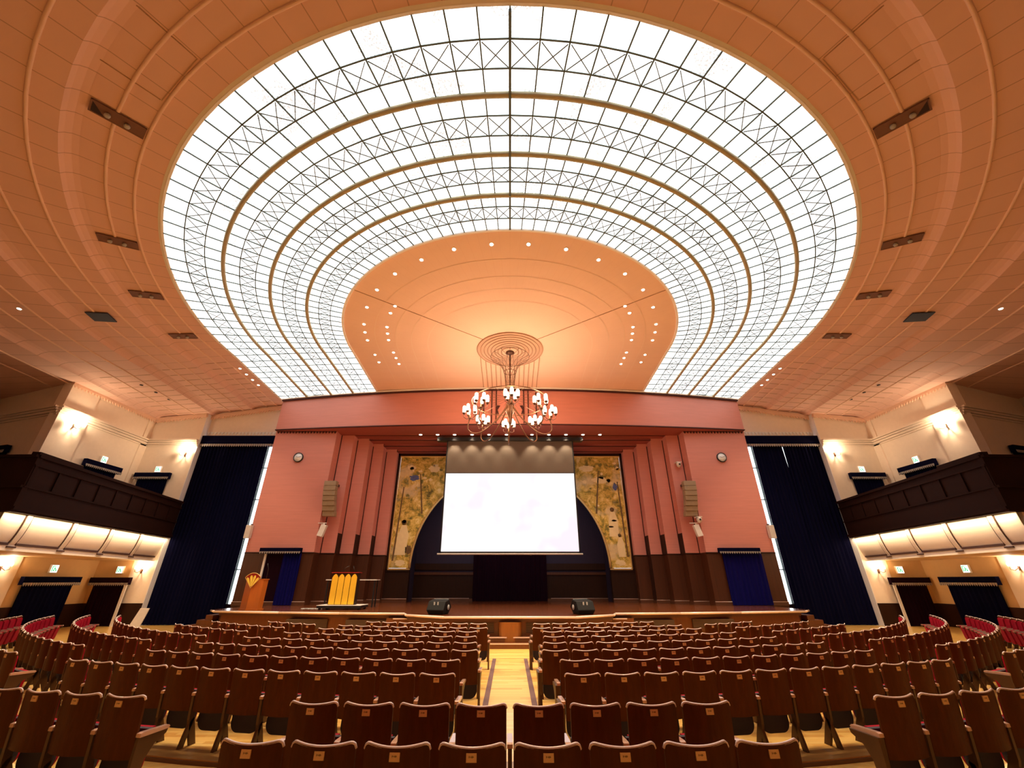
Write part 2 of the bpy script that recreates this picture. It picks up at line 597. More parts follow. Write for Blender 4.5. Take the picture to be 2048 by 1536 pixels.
struct('floor', MB().box(-27.5, 27.5, -9, 29, -0.30, -0.05), M['floor_rear'])
A = R(66)
struct('floor_front', MB().prism(arc_pts(21.02, -A, A, 60) + [(26.2, 24), (-26.2, 24)], -0.2, 0.0), M['floor'])
struct('trim_1', MB().prism(arc_pts(21.30, -A, A, 60) + arc_pts(21.0, A, -A, 60), -0.10, 0.004), M['edge_wood'])
struct('trim_2', MB().prism(arc_pts(21.315, -A, A, 60) + arc_pts(21.28, A, -A, 60), -0.10, -0.012), M['riser'])
A2 = R(50)
struct('floor_rear', MB().prism(arc_pts(22.05, A2, -A2, 60) + arc_pts(34.5, -A2, A2, 60), -0.12, 0.065), M['floor_rear'])
for i, s in enumerate((-1, 1)):
    struct('trim_%d' % (3 + i), MB().box(s * 0.39, s * 0.49, 6.6, 13.75, -0.01, 0.006), M['dark_strip'])
struct('trim_5', MB().box(-9, 9, 13.74, 13.765, -0.01, 0.003), M['edge_wood'])

# ------------------------------------------------------------------ ceiling and skylight
NA, NS = 66, 12
YE = 24.2


def horse(r, u):
    """plan point of the horseshoe of radius r; u in cells: 0..NS straight left, ..NS+NA arc, ..2NS+NA straight right"""
    if u <= NS:
        y = YE + (CY - YE) * u / NS
        return (-r * (1 + 0.03 * (y - CY) / 5.2), y)
    if u >= NS + NA:
        y = CY + (YE - CY) * (u - NS - NA) / NS
        return (r * (1 + 0.03 * (y - CY) / 5.2), y)
    a = pi * (u - NS) / NA
    return (CX - r * cos(a), CY - r * sin(a))


US = [i for i in range(2 * NS + NA + 1)]


def annulus(mb, prof):
    for u in US[:-1]:
        for (r0, z0), (r1, z1) in zip(prof[:-1], prof[1:]):
            p = [(*horse(r0, u), z0), (*horse(r1, u), z1), (*horse(r1, u + 1), z1), (*horse(r0, u + 1), z0)]
            mb.add(p, [(0, 1, 2, 3)], [[(u + .5, r0), (u + .5, r1), (u + 1.5, r1), (u + 1.5, r0)]])
    return mb


def ring_tube(mb, r, z, rad, n=8, sub=1):
    k = len(US) * sub - sub
    return mb.tube([(*horse(r, i / sub), z) for i in range(k + 1)], rad, n)


PROF = [(13.26, 11.725), (13.85, 11.68), (14.43, 11.63), (14.92, 11.585), (15.04, 11.55), (15.15, 11.47), (15.22, 11.38), (15.72, 11.33), (16.48, 11.27),
        (16.98, 11.23), (17.12, 11.19), (17.26, 11.10), (17.34, 10.99), (18.2, 10.92), (19.1, 10.86), (19.85, 10.81), (20.0, 10.77), (20.12, 10.70), (20.2, 10.62),
        (21.1, 10.60), (22.4, 10.58), (24.0, 10.5), (27.5, 10.4), (40.0, 10.3)]


def ceil_z(r):
    for (a, za), (b, zb) in zip(PROF[:-1], PROF[1:]):
        if a <= r <= b:
            return za + (zb - za) * (r - a) / (b - a)
    return 11.93 + (7.6 - r) * 0.012


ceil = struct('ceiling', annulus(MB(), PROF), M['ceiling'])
beads = MB()
for r in (13.85, 14.43, 15.72, 16.48, 18.2, 19.1, 21.3, 22.4):
    ring_tube(beads, r, ceil_z(r) - 0.005, 0.038, 6)
beads.build('ceiling_beads', M['bead'], ceil)
jn = MB()
for u in list(range(1, NS)) + list(range(NS + NA + 1, 2 * NS + NA)):
    for ra, rb in ((13.9, 14.4), (14.5, 14.9), (15.28, 16.9), (17.4, 19.75)):
        jn.bar((*horse(ra, u + .0), ceil_z(ra) - 0.004), (*horse(rb, u + .0), ceil_z(rb) - 0.004), 0.045, 0.012)
jn.build('panel_joints', M['line'], ceil)
rim = MB()
annulus(rim, [(13.19, 11.73), (13.20, 11.705), (13.255, 11.69), (13.27, 11.70), (13.345, 11.725)])
rim.build('skylight_rim', M['white_trim'], ceil)
# opaque disc in the middle
DZ = [(0.0001, 12.02), (3.0, 11.99), (5.3, 11.965), (7.55, 11.935)]
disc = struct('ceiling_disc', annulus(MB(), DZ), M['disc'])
dl = MB()
for r in (3.9, 4.65, 5.35, 6.25):
    zr = 11.935 + (7.55 - r) * 0.012 - 0.006
    annulus(dl, [(r - 0.018, zr), (r + 0.018, zr)])
dl.build('disc_beads', M['disc_line'], disc)
dr = MB()
annulus(dr, [(7.52, 11.93), (7.53, 11.90), (7.60, 11.89), (7.62, 11.93)])
dr.build('disc_rim', M['white_trim'], disc)
sm = MB()
for s in (-1, 1):
    a = R(38)
    sm.bar((s * 1.5 * cos(a), CY - 1.5 * sin(a), 12.0), (s * 7.5 * cos(a), CY - 7.5 * sin(a), 11.93), 0.03, 0.02)
sm.build('disc_seams', M['line'], disc)
ros = MB()
for k in range(8):
    r = 0.42 + 0.165 * k
    ros.tube([(r * cos(2 * pi * i / 64), CY + r * sin(2 * pi * i / 64), 11.985 - 0.012 * (8 - k)) for i in range(64)], 0.022, 6, True)
for i in range(-6, 7):
    x = i * 0.245
    y0 = CY + math.sqrt(max(0, 1.6 ** 2 - x * x))
    ros.bar((x, y0, 11.985), (x * 1.03, 21.5, 11.985), 0.035, 0.03)
ros.build('ceiling_rosette', M['line'], disc)
rd = MB()
for k in range(8):
    r = 0.42 + 0.165 * k
    rd.lathe([(r, 0.0), (r, -0.012)], (0, CY, 12.0 - 0.012 * (8 - k)), 48)
rd.build('rosette_steps', M['disc'], disc)

# four rings of figured glass
RINGS = [(13.20, 11.72, 11.66, 11.79), (11.63, 11.79, 10.19, 11.85), (10.19, 11.85, 8.92, 11.90), (8.92, 11.90, 7.62, 11.935)]
RINGS[0] = (13.20, 11.72, 11.63, 11.79)
GU = [u for u in US]
for k, (ro, zo, ri, zi) in enumerate(RINGS):
    g = MB()
    annulus(g, [(ri, zi), (ro, zo)])
    win = struct('window_%d' % (k + 1), g, M['glass'])
    bars, rods = MB(), MB()
    for u in US:
        a, b = horse(ro, u), horse(ri, u)
        bars.bar((*a, zo - 0.022), (*b, zi - 0.022), 0.029, 0.028)
    rs = [ro + (ri - ro) * t for t in (0.33, 0.67)]
    zs = [zo + (zi - zo) * t for t in (0.33, 0.67)]
    for r, z in zip(rs, zs):
        for u in US[:-1]:
            bars.bar((*horse(r, u), z - 0.022), (*horse(r, u + 1), z - 0.022), 0.027, 0.028)
    for u in US[:-1]:
        p = [Vector((*horse(rs[0], u), zs[0] - 0.05)), Vector((*horse(rs[0], u + 1), zs[0] - 0.05)),
             Vector((*horse(rs[1], u), zs[1] - 0.05)), Vector((*horse(rs[1], u + 1), zs[1] - 0.05))]
        rods.bar(p[0].lerp(p[3], .06), p[0].lerp(p[3], .94), 0.018)
        rods.bar(p[1].lerp(p[2], .06), p[1].lerp(p[2], .94), 0.018)
    bars.build('glazing_bars', M['bar'], win)
    rods.build('brace_rods', M['rod'], win)
    if k < 3:
        t = MB()
        ring_tube(t, ri, zi - 0.05, 0.07, 8, 1)
        t.build('ring_beam', M['brass'], win)
bigbar = MB()
bigbar.bar((0, 3.85, 11.66), (0, 9.35, 11.90), 0.055, 0.12)
bigbar.build('ridge_bar', M['bar'], bpy.data.objects['window_1'])

# ------------------------------------------------------------------ stage wall, lintel and nested frames
WT = 3.28                                # top of the wood wainscot
for s in (-1, 1):
    sd = SIDE[s]
    wl = struct('wall_stage_%s' % sd, MB().box(*SB(s, 9.99, 13.5, 22.4, 23.12, WT, 9.79)), M['pink'])
    MB().box(*SB(s, 9.985, 13.5, 22.39, 23.12, 0.0, WT)).build('wainscot', M['wood'], wl)
    MB().box(*SB(s, 9.97, 13.5, 22.35, 22.42, WT - 0.05, WT)).build('wainscot_cap', M['wood_dark'], wl)
    MB().box(*SB(s, 9.95, 13.5, 22.33, 22.42, 0.89, 1.04)).build('plinth', M['riser'], wl)
    MB().tube([(s * 9.95, 22.345, 1.05), (s * 13.5, 22.345, 1.05)], 0.022, 6).build('plinth_highlight', M['plinth_highlight'], wl)
    MB().box(*SB(s, 13.3, 13.5, 23.12, 23.9, 0.0, 9.79)).build('return', M['white_pier'], wl)
FR = [  # inner x, outer x, y front, y back, head bottom
    ('D', 9.23, 9.99, 23.12, 23.72, 9.74), ('C', 8.49, 9.23, 23.72, 24.43, 9.62), ('B', 7.81, 8.49, 24.43, 25.05, 9.46), ('A', 7.11, 7.81, 25.05, 25.45, 9.29)]
for k, (nm, xi, xo, y0, y1, zh) in enumerate(FR):
    for s in (-1, 1):
        j = struct('wall_frame_%s_%d' % (SIDE[s], k + 1), MB().box(*SB(s, xi, xo + 0.02, y0, y1 + 0.02, WT, zh + 0.2)), M['pink'])
        MB().box(*SB(s, xi - 0.005, xo + 0.02, y0 - 0.01, y1 + 0.02, 0.89, WT)).build('wainscot', M['wood'], j)
        MB().box(*SB(s, xi - 0.02, xo + 0.02, y0 - 0.04, y1, WT - 0.05, WT)).build('wainscot_cap', M['wood_dark'], j)
        MB().box(*SB(s, xi - 0.03, xo, y0 - 0.05, y1, 0.89, 1.03)).build('plinth', M['riser'], j)
        MB().tube([(s * (xi - .03), y0 - .03, 1.035), (s * xo, y0 - .03, 1.035)], 0.022, 6).build('plinth_highlight', M['plinth_highlight'], j)
        MB().box(*SB(s, xo - 0.05, xo - 0.001, y0 - 0.012, y0 + 0.05, WT, zh)).build('groove_shade_and_trim', M['groove'], j)  # dark strip painted in for the recess shadow beside the reveal
        if k < 3:
            MB().box(*SB(s, xi - 0.012, xi + 0.02, y0 + 0.03, y1, WT, WT + 1.0)).build('dark_panel', M['wood_dark'], j)
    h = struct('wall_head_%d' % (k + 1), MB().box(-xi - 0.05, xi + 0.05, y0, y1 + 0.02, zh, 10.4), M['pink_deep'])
    MB().box(-xi, xi, y0 - 0.012, y0 + 0.03, zh, zh + 0.04).build('groove_shade_and_trim', M['groove'], h)


def fascia_y(x):
    return 21.32 + 0.95 * (x / 13.5) ** 2


n = 48
xs = [-13.5 + 27.0 * i / n for i in range(n + 1)]
fas = MB().prism([(x, fascia_y(x)) for x in xs] + [(13.5, 22.6), (10.2, 23.2), (-10.2, 23.2), (-13.5, 22.6)], 9.78, 12.12)
lint = struct('wall_lintel', fas, M['pink'])
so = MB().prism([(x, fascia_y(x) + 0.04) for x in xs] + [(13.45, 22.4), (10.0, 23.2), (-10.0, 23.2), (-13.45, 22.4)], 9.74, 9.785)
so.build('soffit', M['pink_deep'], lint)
cap = MB()
for i in range(n):
    a, b = xs[i], xs[i + 1]
    z = lambda x: 11.93 - 0.28 * (abs(x) / 13.5) ** 2
    cap.bar((a, fascia_y(a) - 0.05, z(a) - 0.05), (b, fascia_y(b) - 0.05, z(b) - 0.05), 0.12, 0.09)
cap.build('top_trim', M['groove'], lint)
capw = MB()
for i in range(n):
    a, b = xs[i], xs[i + 1]
    capw.bar((a, fascia_y(a) - 0.10, z(a) + 0.02), (b, fascia_y(b) - 0.10, z(b) + 0.02), 0.14, 0.07)
capw.build('top_moulding', M['white_trim'], lint)
bt = MB()
for i in range(n):
    a, b = xs[i], xs[i + 1]
    bt.bar((a, fascia_y(a) - 0.02, 9.78), (b, fascia_y(b) - 0.02, 9.78), 0.08, 0.05)
bt.build('bottom_trim', M['groove'], lint)


def zigzag(mb, a, b, z, size, drop, off):
    """row of hanging triangles between plan points a and b; off: outward plan thickness vector"""
    a, b = Vector((*a, z)), Vector((*b, z))
    n = max(1, int((b - a).length / size))
    for i in range(n):
        p, q = a.lerp(b, i / n), a.lerp(b, (i + 1) / n)
        mb.extrude([p, q, (p + q) / 2 - Vector((0, 0, drop))], off)
    return mb


for s in (-1, 1):
    zigzag(MB(), (s * 10.0, 22.34), (s * 13.45, 22.34), 9.76, 0.17, 0.15, (0, 0.05, 0)).build('zigzag_trim', M['groove'], lint)
# centre ornament of the fascia: four flat ribs either side and a lozenge
orn = MB()
for s in (-1, 1):
    for x in (0.75, 1.0, 1.45):
        orn.box(s * x, s * (x + 0.06), 21.24, 21.40, 9.85, 11.9)
    orn.extrude([(s * 0.55, 21.27, 10.9), (s * 0.72, 21.27, 10.9 - 0.0), (s * 0.80, 21.27, 10.65), (s * 0.72, 21.27, 10.4), (s * 0.62, 21.27, 10.4), (s * 0.70, 21.27, 10.65)], (0, 0.06, 0))
orn.box(-1.5, 1.5, 21.24, 21.4, 11.86, 11.95)
orn.build('centre_ornament', M['groove'], lint)

# back wall of the stage: lower panels, mural and arch
BW = 25.45
Z0, RA = 2.62, 5.73
for s in (-1, 1):
    p = struct('wall_back_%s' % SIDE[s], MB().box(*SB(s, 5.73, 7.2, BW, BW + 0.3, 0.89, 2.5)), M['wood_dark'])
    MB().box(*SB(s, 5.73, 7.2, BW - 0.06, BW, 0.89, 1.05)).build('plinth', M['riser'], p)
    MB().tube([(s * 5.73, BW - .06, 1.06), (s * 7.15, BW - .06, 1.06)], 0.024, 6).build('plinth_highlight', M['plinth_highlight'], p)
    MB().box(*SB(s, 5.73, 7.2, BW - 0.05, BW, 2.44, 2.54)).build('cap_moulding', M['wood_dark'], p)
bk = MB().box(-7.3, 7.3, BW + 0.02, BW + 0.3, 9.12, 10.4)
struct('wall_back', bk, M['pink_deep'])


def arch_ring(mb, x1, z1, y0, y1, ra=RA, n=60):
    """solid panel between a half round arch and the rectangle x1, z1"""
    inn, out = [], []
    ac = math.atan2(z1 - Z0, x1)
    angs = sorted([pi * i / n for i in range(n + 1)] + [ac, pi - ac])
    for a in angs:
        inn.append((ra * cos(a), Z0 + ra * sin(a)))
        t = min(x1 / max(1e-6, abs(cos(a))), (z1 - Z0) / max(1e-6, sin(a)) if sin(a) > 1e-6 else 1e9)
        out.append((t * cos(a), Z0 + t * sin(a)))
    for i in range(len(angs) - 1):
        q = [inn[i], out[i], out[i + 1], inn[i + 1]]
        mb.extrude([(x, y0, z) for x, z in q], (0, y1 - y0, 0))
    return mb


mur = thing('mural_painting', 'arched golden mural of pale trees and foliage behind the projection screen', 'painting', (0, BW, 2.5))
arch_ring(MB(), 6.92, 9.08, BW - 0.02, BW + 0.1).build('canvas', M['mural'], mur)
fr = MB()
fr.tube([(-6.95, BW - 0.03, Z0 - 0.06), (-6.95, BW - 0.03, 9.1), (6.95, BW - 0.03, 9.1), (6.95, BW - 0.03, Z0 - 0.06)], 0.045, 6, smooth=False)
fr.tube([(RA * cos(pi * i / 60), BW - 0.04, Z0 + RA * sin(pi * i / 60)) for i in range(61)], 0.07, 8)
for s in (-1, 1):
    fr.box(s * 5.7, s * 6.97, BW - 0.06, BW + 0.02, Z0 - 0.1, Z0 - 0.02)
fr.build('gilt_frame', M['gold'], mur)
# painted forms: pale trunks, a blue drapery patch, plain standing pale forms


def patch(x, z, rx, rz, seed, mat, n=22):
    rnd = random.Random(seed)
    mb = MB()
    pts = [(x + rx * (0.7 + 0.5 * rnd.random()) * cos(2 * pi * i / n), BW - 0.03, z + rz * (0.7 + 0.5 * rnd.random()) * sin(2 * pi * i / n)) for i in range(n)]
    mb.extrude(pts, (0, 0.02, 0))
    mb.build('painted_shape', mat, mur)


mc_, mb_, mu_ = pm('mural_cream', (0.96, 0.72, 0.36), 0.6, var=0.12, scale=5), pm('mural_blue', (0.10, 0.13, 0.30), 0.6, var=0.4), pm('mural_umber', (0.16, 0.085, 0.025), 0.6, var=0.5, scale=5)
mg_, mo_ = pm('mural_olive', (0.22, 0.19, 0.04), 0.6, var=0.4, scale=6), pm('mural_ochre', (0.62, 0.38, 0.07), 0.6, var=0.3, scale=6)
for x, z, a, b_, k in ((-6.30, 2.9, .3, .16, 3), (6.35, 2.9, .3, .16, 4), (4.8, 8.35, .45, .2, 5), (5.6, 7.6, .5, .2, 6), (-4.75, 8.3, .35, .25, 7), (-6.2, 8.4, .3, .15, 8)):
    patch(x, z, a, b_, k, mc_)
for x, z, a, b_, k in ((-5.95, 7.75, .30, .20, 21), (6.5, 7.2, .14, .22, 22)):
    patch(x, z, a, b_, k, mb_)
patch(-5.9, 3.6, .22, .24, 31, mu_)


def robed_form(x, z, h, lean):
    """plain pale upright form with a small dark top"""
    mb = MB()
    mb.extrude([(x - .17 * h, BW - .03, z), (x + .15 * h, BW - .03, z), (x + .17 * h + lean, BW - .03, z + .55 * h), (x + .08 * h + lean, BW - .03, z + .82 * h), (x - .06 * h + lean, BW - .03, z + .82 * h), (x - .16 * h + lean, BW - .03, z + .5 * h)], (0, .015, 0))
    mb.build('painted_robe', mc_, mur)
    MB().lathe([(.075 * h, -.03), (.075 * h, -.015)], (x + lean, BW, z + .90 * h), 14, 'Y').build('painted_head', mu_, mur)


robed_form(-6.35, 3.3, 2.0, .05)
robed_form(6.15, 4.3, 1.7, .0)
robed_form(6.5, 3.2, 1.3, -.05)
rnd = random.Random(5)
for i in range(46):
    sgn = -1 if i % 2 else 1
    x, z = sgn * rnd.uniform(3.9, 6.8), rnd.uniform(4.6, 8.9)
    if math.hypot(x, z - Z0) < RA + .35:
        continue
    patch(x, z, rnd.uniform(.07, .2), rnd.uniform(.05, .13), 100 + i, (mg_, mo_, mc_)[i % 3], 12)
for x, z0_, z1_, l in ((-6.75, 3.0, 7.2, .2), (-5.3, 5.6, 8.0, -.3), (6.8, 3.2, 7.5, -.15), (5.2, 5.6, 8.2, .35)):
    MB().extrude([(x - .05, BW - .03, z0_), (x + .05, BW - .03, z0_), (x + .03 + l, BW - .03, z1_), (x - .03 + l, BW - .03, z1_)], (0, .012, 0)).build('painted_trunk', mu_, mur)
db = MB()
for s in (-1, 1):
    db.box(s * 6.98, s * 7.12, BW - 0.05, BW + 0.1, 2.5, 9.3)
db.box(-7.12, 7.12, BW - 0.05, BW + 0.1, 9.13, 9.3)
struct('trim_6', db, M['wood_dark'])
# niche behind the arch
NB = 27.0
nw = struct('wall_niche', MB().box(-6.2, 6.2, NB, NB + 0.2, 0.8, 9.2), M['navy_wall'])
for s in (-1, 1):
    MB().box(*SB(s, 5.74, 5.95, BW + 0.1, NB, 0.8, 9.2)).build('niche_side', M['navy_wall'], nw)
    MB().box(*SB(s, 2.2, 5.74, NB - 0.08, NB, 0.89, 2.3)).build('niche_panel', M['wood_dark'], nw)
    MB().box(*SB(s, 2.2, 5.74, NB - 0.16, NB, 2.28, 2.42)).build('niche_cornice', M['wood'], nw)
    MB().box(*SB(s, 2.2, 5.74, NB - 0.12, NB, 2.55, 2.9)).build('niche_frieze', M['wood_dark'], nw)
    MB().box(*SB(s, 2.2, 5.74, NB - 0.14, NB, 0.89, 1.02)).build('niche_plinth', M['riser'], nw)
    MB().tube([(s * 2.4, NB - .13, 1.03), (s * 5.74, NB - .13, 1.03)], 0.028, 6).build('plinth_highlight', M['plinth_highlight'], nw)
MB().box(-6.2, 6.2, BW + 0.3, NB + 0.2, 9.0, 9.2).build('niche_top', M['navy_wall'], nw)


# ------------------------------------------------------------------ curtains
def drape(mb, a, b, z0, z1, folds, amp, face, taper=None):
    """hanging cloth with folds between plan points a and b, a closed body; face: outward unit vector (towards the hall)"""
    a, b, f = Vector((*a, 0)), Vector((*b, 0)), Vector((*face, 0))
    n = folds * 6

    def fr_(u, v):
        k = u * folds * 2 * pi
        p = a.lerp(b, u)
        d = amp * (0.5 + 0.5 * sin(k + 0.6 * sin(3 * v + u * 9))) * (0.75 + 0.25 * sin(u * 17))
        z = z0 + (z1 - z0) * v
        if taper:
            p = p + taper(u, v)
        return tuple(p + f * d + Vector((0, 0, z)))

    mb.grid(fr_, n, 6)

    def bk_(u, v):
        p = a.lerp(b, u)
        if taper:
            p = p + taper(u, v)
        return tuple(p - f * 0.03 + Vector((0, 0, z0 + (z1 - z0) * v)))
    mb.grid(bk_, n, 6)
    return mb


def valance(root, a, b, z0, z1, face, depth, mat, fz=0.1, tooth=0.12):
    a2, b2, f = Vector((*a, 0)), Vector((*b, 0)), Vector((*face, 0))
    MB().extrude([a2 + Vector((0, 0, z0)), b2 + Vector((0, 0, z0)), b2 + Vector((0, 0, z1)), a2 + Vector((0, 0, z1))], f * depth).build('valance', mat, root)
    off = f * (depth + 0.012)
    fm = MB()
    n = max(4, int((b2 - a2).length / tooth))
    for i in range(n):
        p, q = (a2 + off).lerp(b2 + off, i / n), (a2 + off).lerp(b2 + off, (i + 0.8) / n)
        fm.extrude([p + Vector((0, 0, z0 + fz)), q + Vector((0, 0, z0 + fz)), q + Vector((0, 0, z0 + 0.02)), (p + q) / 2 + Vector((0, 0, z0 - 0.05)), p + Vector((0, 0, z0 + 0.02))], f * 0.02)
    fm.build('fringe', M['fringe'], root)


for s in (-1, 1):
    sd = SIDE[s]
    t = thing('window_curtain', 'tall navy velvet curtain covering the high window %s of the stage' % sd, 'curtain', (s * 16, 23.3, 0))
    if s > 0:
        def tp(u, v):
            return Vector((0.10 * max(0, (v - 0.72) / 0.28) * (1 - u) ** 0 * -1, 0, 0))
        drape(MB(), (14.22, 23.12), (16.02, 23.12), 0.02, 9.35, 9, 0.10, (0, -1), lambda u, v: Vector((-0.09 * u * max(0, (v - 0.66) / 0.34), 0, 0))).build('drape', M['navy'], t)
        drape(MB(), (16.01, 23.13), (18.08, 23.14), 0.02, 9.35, 10, 0.12, (0, -1)).build('drape', M['navy'], t)
    else:
        drape(MB(), (-14.22, 23.12), (-18.08, 23.12), 0.02, 9.35, 21, 0.14, (0, -1)).build('drape', M['navy'], t)
    valance(t, (s * 13.64, 23.10), (s * 18.09, 23.10), 9.03, 9.66, (0, -1), 0.2, M['navy'], 0.12, 0.13)
    # window behind it
    w_ = struct('window_%d' % (5 + (s > 0)), MB().box(*SB(s, 13.62, 18.2, 23.60, 23.64, 0.9, 9.6)), M['window'])
    mu = MB()
    for x in (13.64, 14.415, 15.3, 16.2, 17.1, 18.1):
        mu.box(s * (x - 0.03), s * (x + 0.03), 23.52, 23.63, 0.9, 9.6)
    for z_ in (2.5, 4.3, 6.1, 7.9):
        mu.box(s * 13.62, s * 18.2, 23.54, 23.63, z_ - 0.025, z_ + 0.025)
    mu.build('glazing_bars', M['bar'], w_)
    struct('wall_under_window_%s' % sd, MB().box(*SB(s, 13.5, 18.2, 23.55, 23.8, -0.05, 0.9)), M['wood_dark'])
    up = struct('wall_over_window_%s' % sd, MB().box(*SB(s, 13.4, 18.3, 23.20, 23.7, 9.6, 11.9)), M['cream'])
    zigzag(MB(), (s * 13.6, 23.17), (s * 18.1, 23.17), 9.98, 0.2, 0.2, (0, 0.05, 0)).build('zigzag_frieze', M['white_trim'], up)

# small curtains of the two stage doors
for s in (-1, 1):
    t = thing('door_curtain', 'blue velvet curtain of the stage door %s' % ('behind the tall wooden lectern' if s < 0 else 'opposite the lecterns, right of the steps'), 'curtain', (s * 11.8, 22.3, 0.89))
    if s > 0:
        drape(MB(), (10.75, 22.31), (12.72, 22.31), 0.91, 3.22, 10, 0.07, (0, -1)).build('drape', M['blue'], t)
    else:
        drape(MB(), (-10.55, 22.31), (-11.45, 22.31), 0.91, 3.22, 6, 0.09, (0, -1)).build('drape', M['blue'], t)
    valance(t, (s * 10.55, 22.31), (s * 12.62, 22.31), 3.24, 3.47, (0, -1), 0.2, M['navy'], 0.06, 0.11)
d1 = struct('door_1', MB().box(-12.35, -11.35, 22.36, 22.395, 0.89, 3.2), M['plum'])
MB().box(-12.42, -12.32, 22.30, 22.385, 0.89, 3.2).build('door_frame', M['white_trim'], d1)
# centre curtain of the niche
t = thing('niche_curtain', 'dark plum curtain hanging at the back centre of the stage niche', 'curtain', (0, 26.9, 0.89))
drape(MB(), (-2.2, 26.85), (2.2, 26.85), 0.91, 4.5, 16, 0.1, (0, -1)).build('drape', M['plum'], t)

# ------------------------------------------------------------------ stage
ZS = 0.89
front = [(-11.9, 18.75), (-9.0, 18.15), (-6.5, 17.75), (-3.95, 17.5), (-3.75, 16.85), (-2.24, 15.87)]
front = front + [(-x, y) for x, y in front[::-1]]


def inset(pts, d):
    return [(x, y + d) for x, y in pts]


plan = front + [(12.4, 19.3), (12.4, 22.4), (10.2, 22.4), (10.2, NB), (-10.2, NB), (-10.2, 22.4), (-12.4, 22.4), (-12.4, 19.3)]
stage = struct('floor_stage', MB().prism(plan, ZS - 0.07, ZS), M['stage_floor'])
ns = MB()
for a, b in zip(front[:-1], front[1:]):
    ns.tube([(*a, ZS - 0.03), (*b, ZS - 0.03)], 0.04, 8)
ns.tube([(-12.4, 19.3, ZS - .03), (-11.9, 18.75, ZS - .03)], 0.04, 8)
ns.tube([(12.4, 19.3, ZS - .03), (11.9, 18.75, ZS - .03)], 0.04, 8)
ns.build('stage_nosing', M['nosing_glint'], stage)
fbase = [(x * 0.985, y + 0.22) for x, y in front]
body = MB().prism(fbase + [(12.2, 19.6), (12.2, 22.3), (-12.2, 22.3), (-12.2, 19.6)], 0.0, ZS - 0.07)
body.build('stage_front', M['stage_front'], stage)
MB().prism([(x * 0.99, y + 0.12) for x, y in front] + [(12.25, 19.7), (-12.25, 19.7)], ZS - 0.17, ZS - 0.07).build('apron_moulding', M['riser'], stage)
# plinth steps and centre pilaster in front of the apron
MB().prism([(-2.6, 16.4), (-2.35, 15.78), (2.35, 15.78), (2.6, 16.4)], 0.0, 0.30).build('plinth_step', M['stage_front'], stage)
MB().prism([(-3.2, 16.6), (-2.6, 15.52), (2.6, 15.52), (3.2, 16.6)], 0.0, 0.15).build('plinth_step', M['stage_front'], stage)
nz = MB()
nz.box(-2.36, 2.36, 15.755, 15.80, 0.275, 0.305)
nz.box(-2.61, 2.61, 15.50, 15.545, 0.125, 0.155)
nz.build('step_nosing', M['nosing_glint'], stage)
pil = MB().prism([(0.40 * cos(a), 16.1 - 0.36 * sin(a)) for a in [pi * i / 16 for i in range(17)]], 0.12, ZS - 0.17)
pil.build('centre_pilaster', M['pilaster_wood'], stage)
vt = MB()
for s in (-1, 1):
    vt.box(s * 0.55, s * 1.9, 16.06, 16.11, 0.40, 0.70)
    vt.box(s * 4.6, s * 6.2, 17.72, 17.95, 0.35, 0.65)
    vt.box(s * 7.0, s * 8.6, 18.0, 18.3, 0.35, 0.65)
vt.build('vent_grilles', M['vent'], stage)
sw = MB()
for s in (-1, 1):
    sw.prism([(s * 3.75, 17.42), (s * 4.6, 17.42), (s * 4.6, 17.9), (s * 3.75, 17.9)], 0.0, 0.72)
sw.build('side_step', M['stage_front'], stage)
sn = MB()
for s in (-1, 1):
    sn.box(s * 3.8, s * 4.35, 17.40, 17.45, 0.69, 0.725)
sn.build('side_step_nosing', M['nosing_glint'], stage)
for s in (-1, 1):
    st = MB()
    for k in range(4):
        st.prism([(s * 12.2, 19.2 - 0.0 * k), (s * (12.35 + 0.33 * (4 - k)), 19.5), (s * (12.35 + 0.33 * (4 - k)), 22.3), (s * 12.2, 22.3)], 0.0, 0.18 * (k + 1) - 0.03)
    struct('stairs_stage_%s' % SIDE[s], st, M['stage_front'])

# ------------------------------------------------------------------ projection screen
sy = 23.25
scr = thing('projection_screen', 'lowered projection screen lit white in the stage opening', 'screen', (0, sy, 3.3))
MB().box(-3.66, 3.66, sy - 0.01, sy + 0.01, 3.36, 7.52).build('screen_cloth', M['screen_white'], scr)
MB().box(-3.73, 3.73, sy - 0.008, sy + 0.012, 7.52, 9.45).build('upper_masking', M['screen_drop'], scr)
bd = MB()
for s in (-1, 1):
    bd.box(s * 3.66, s * 3.73, sy - 0.012, sy + 0.012, 3.28, 9.42)
bd.box(-3.73, 3.73, sy - 0.012, sy + 0.012, 3.27, 3.36)
bd.box(-3.73, 3.73, sy - 0.013, sy + 0.012, 7.51, 7.55)
bd.build('black_border', M['black'], scr)
MB().tube([(-3.85, sy, 3.24), (3.85, sy, 3.24)], 0.045, 8).build('bottom_bar', M['offwhite'], scr)
MB().box(-4.3, 4.3, sy - 0.16, sy + 0.2, 9.42, 9.62).build('roller_case', M['black'], scr)
for s in (-1, 1):
    MB().box(s * 4.0, s * 4.06, sy - 0.02, sy + 0.04, 9.6, 9.70).build('hanger', M['black'], scr)


# ------------------------------------------------------------------ downlights
def disc_xy(px, py, z):
    f, cx, cy, th = 814.0, 1020.0, 768.0, R(25.7)
    u, v = (px - cx) / f, (py - cy) / f
    d = (u, cos(th) + v * sin(th), sin(th) - v * cos(th))
    t = (z - EYE) / d[2]
    return (d[0] * t, d[1] * t)


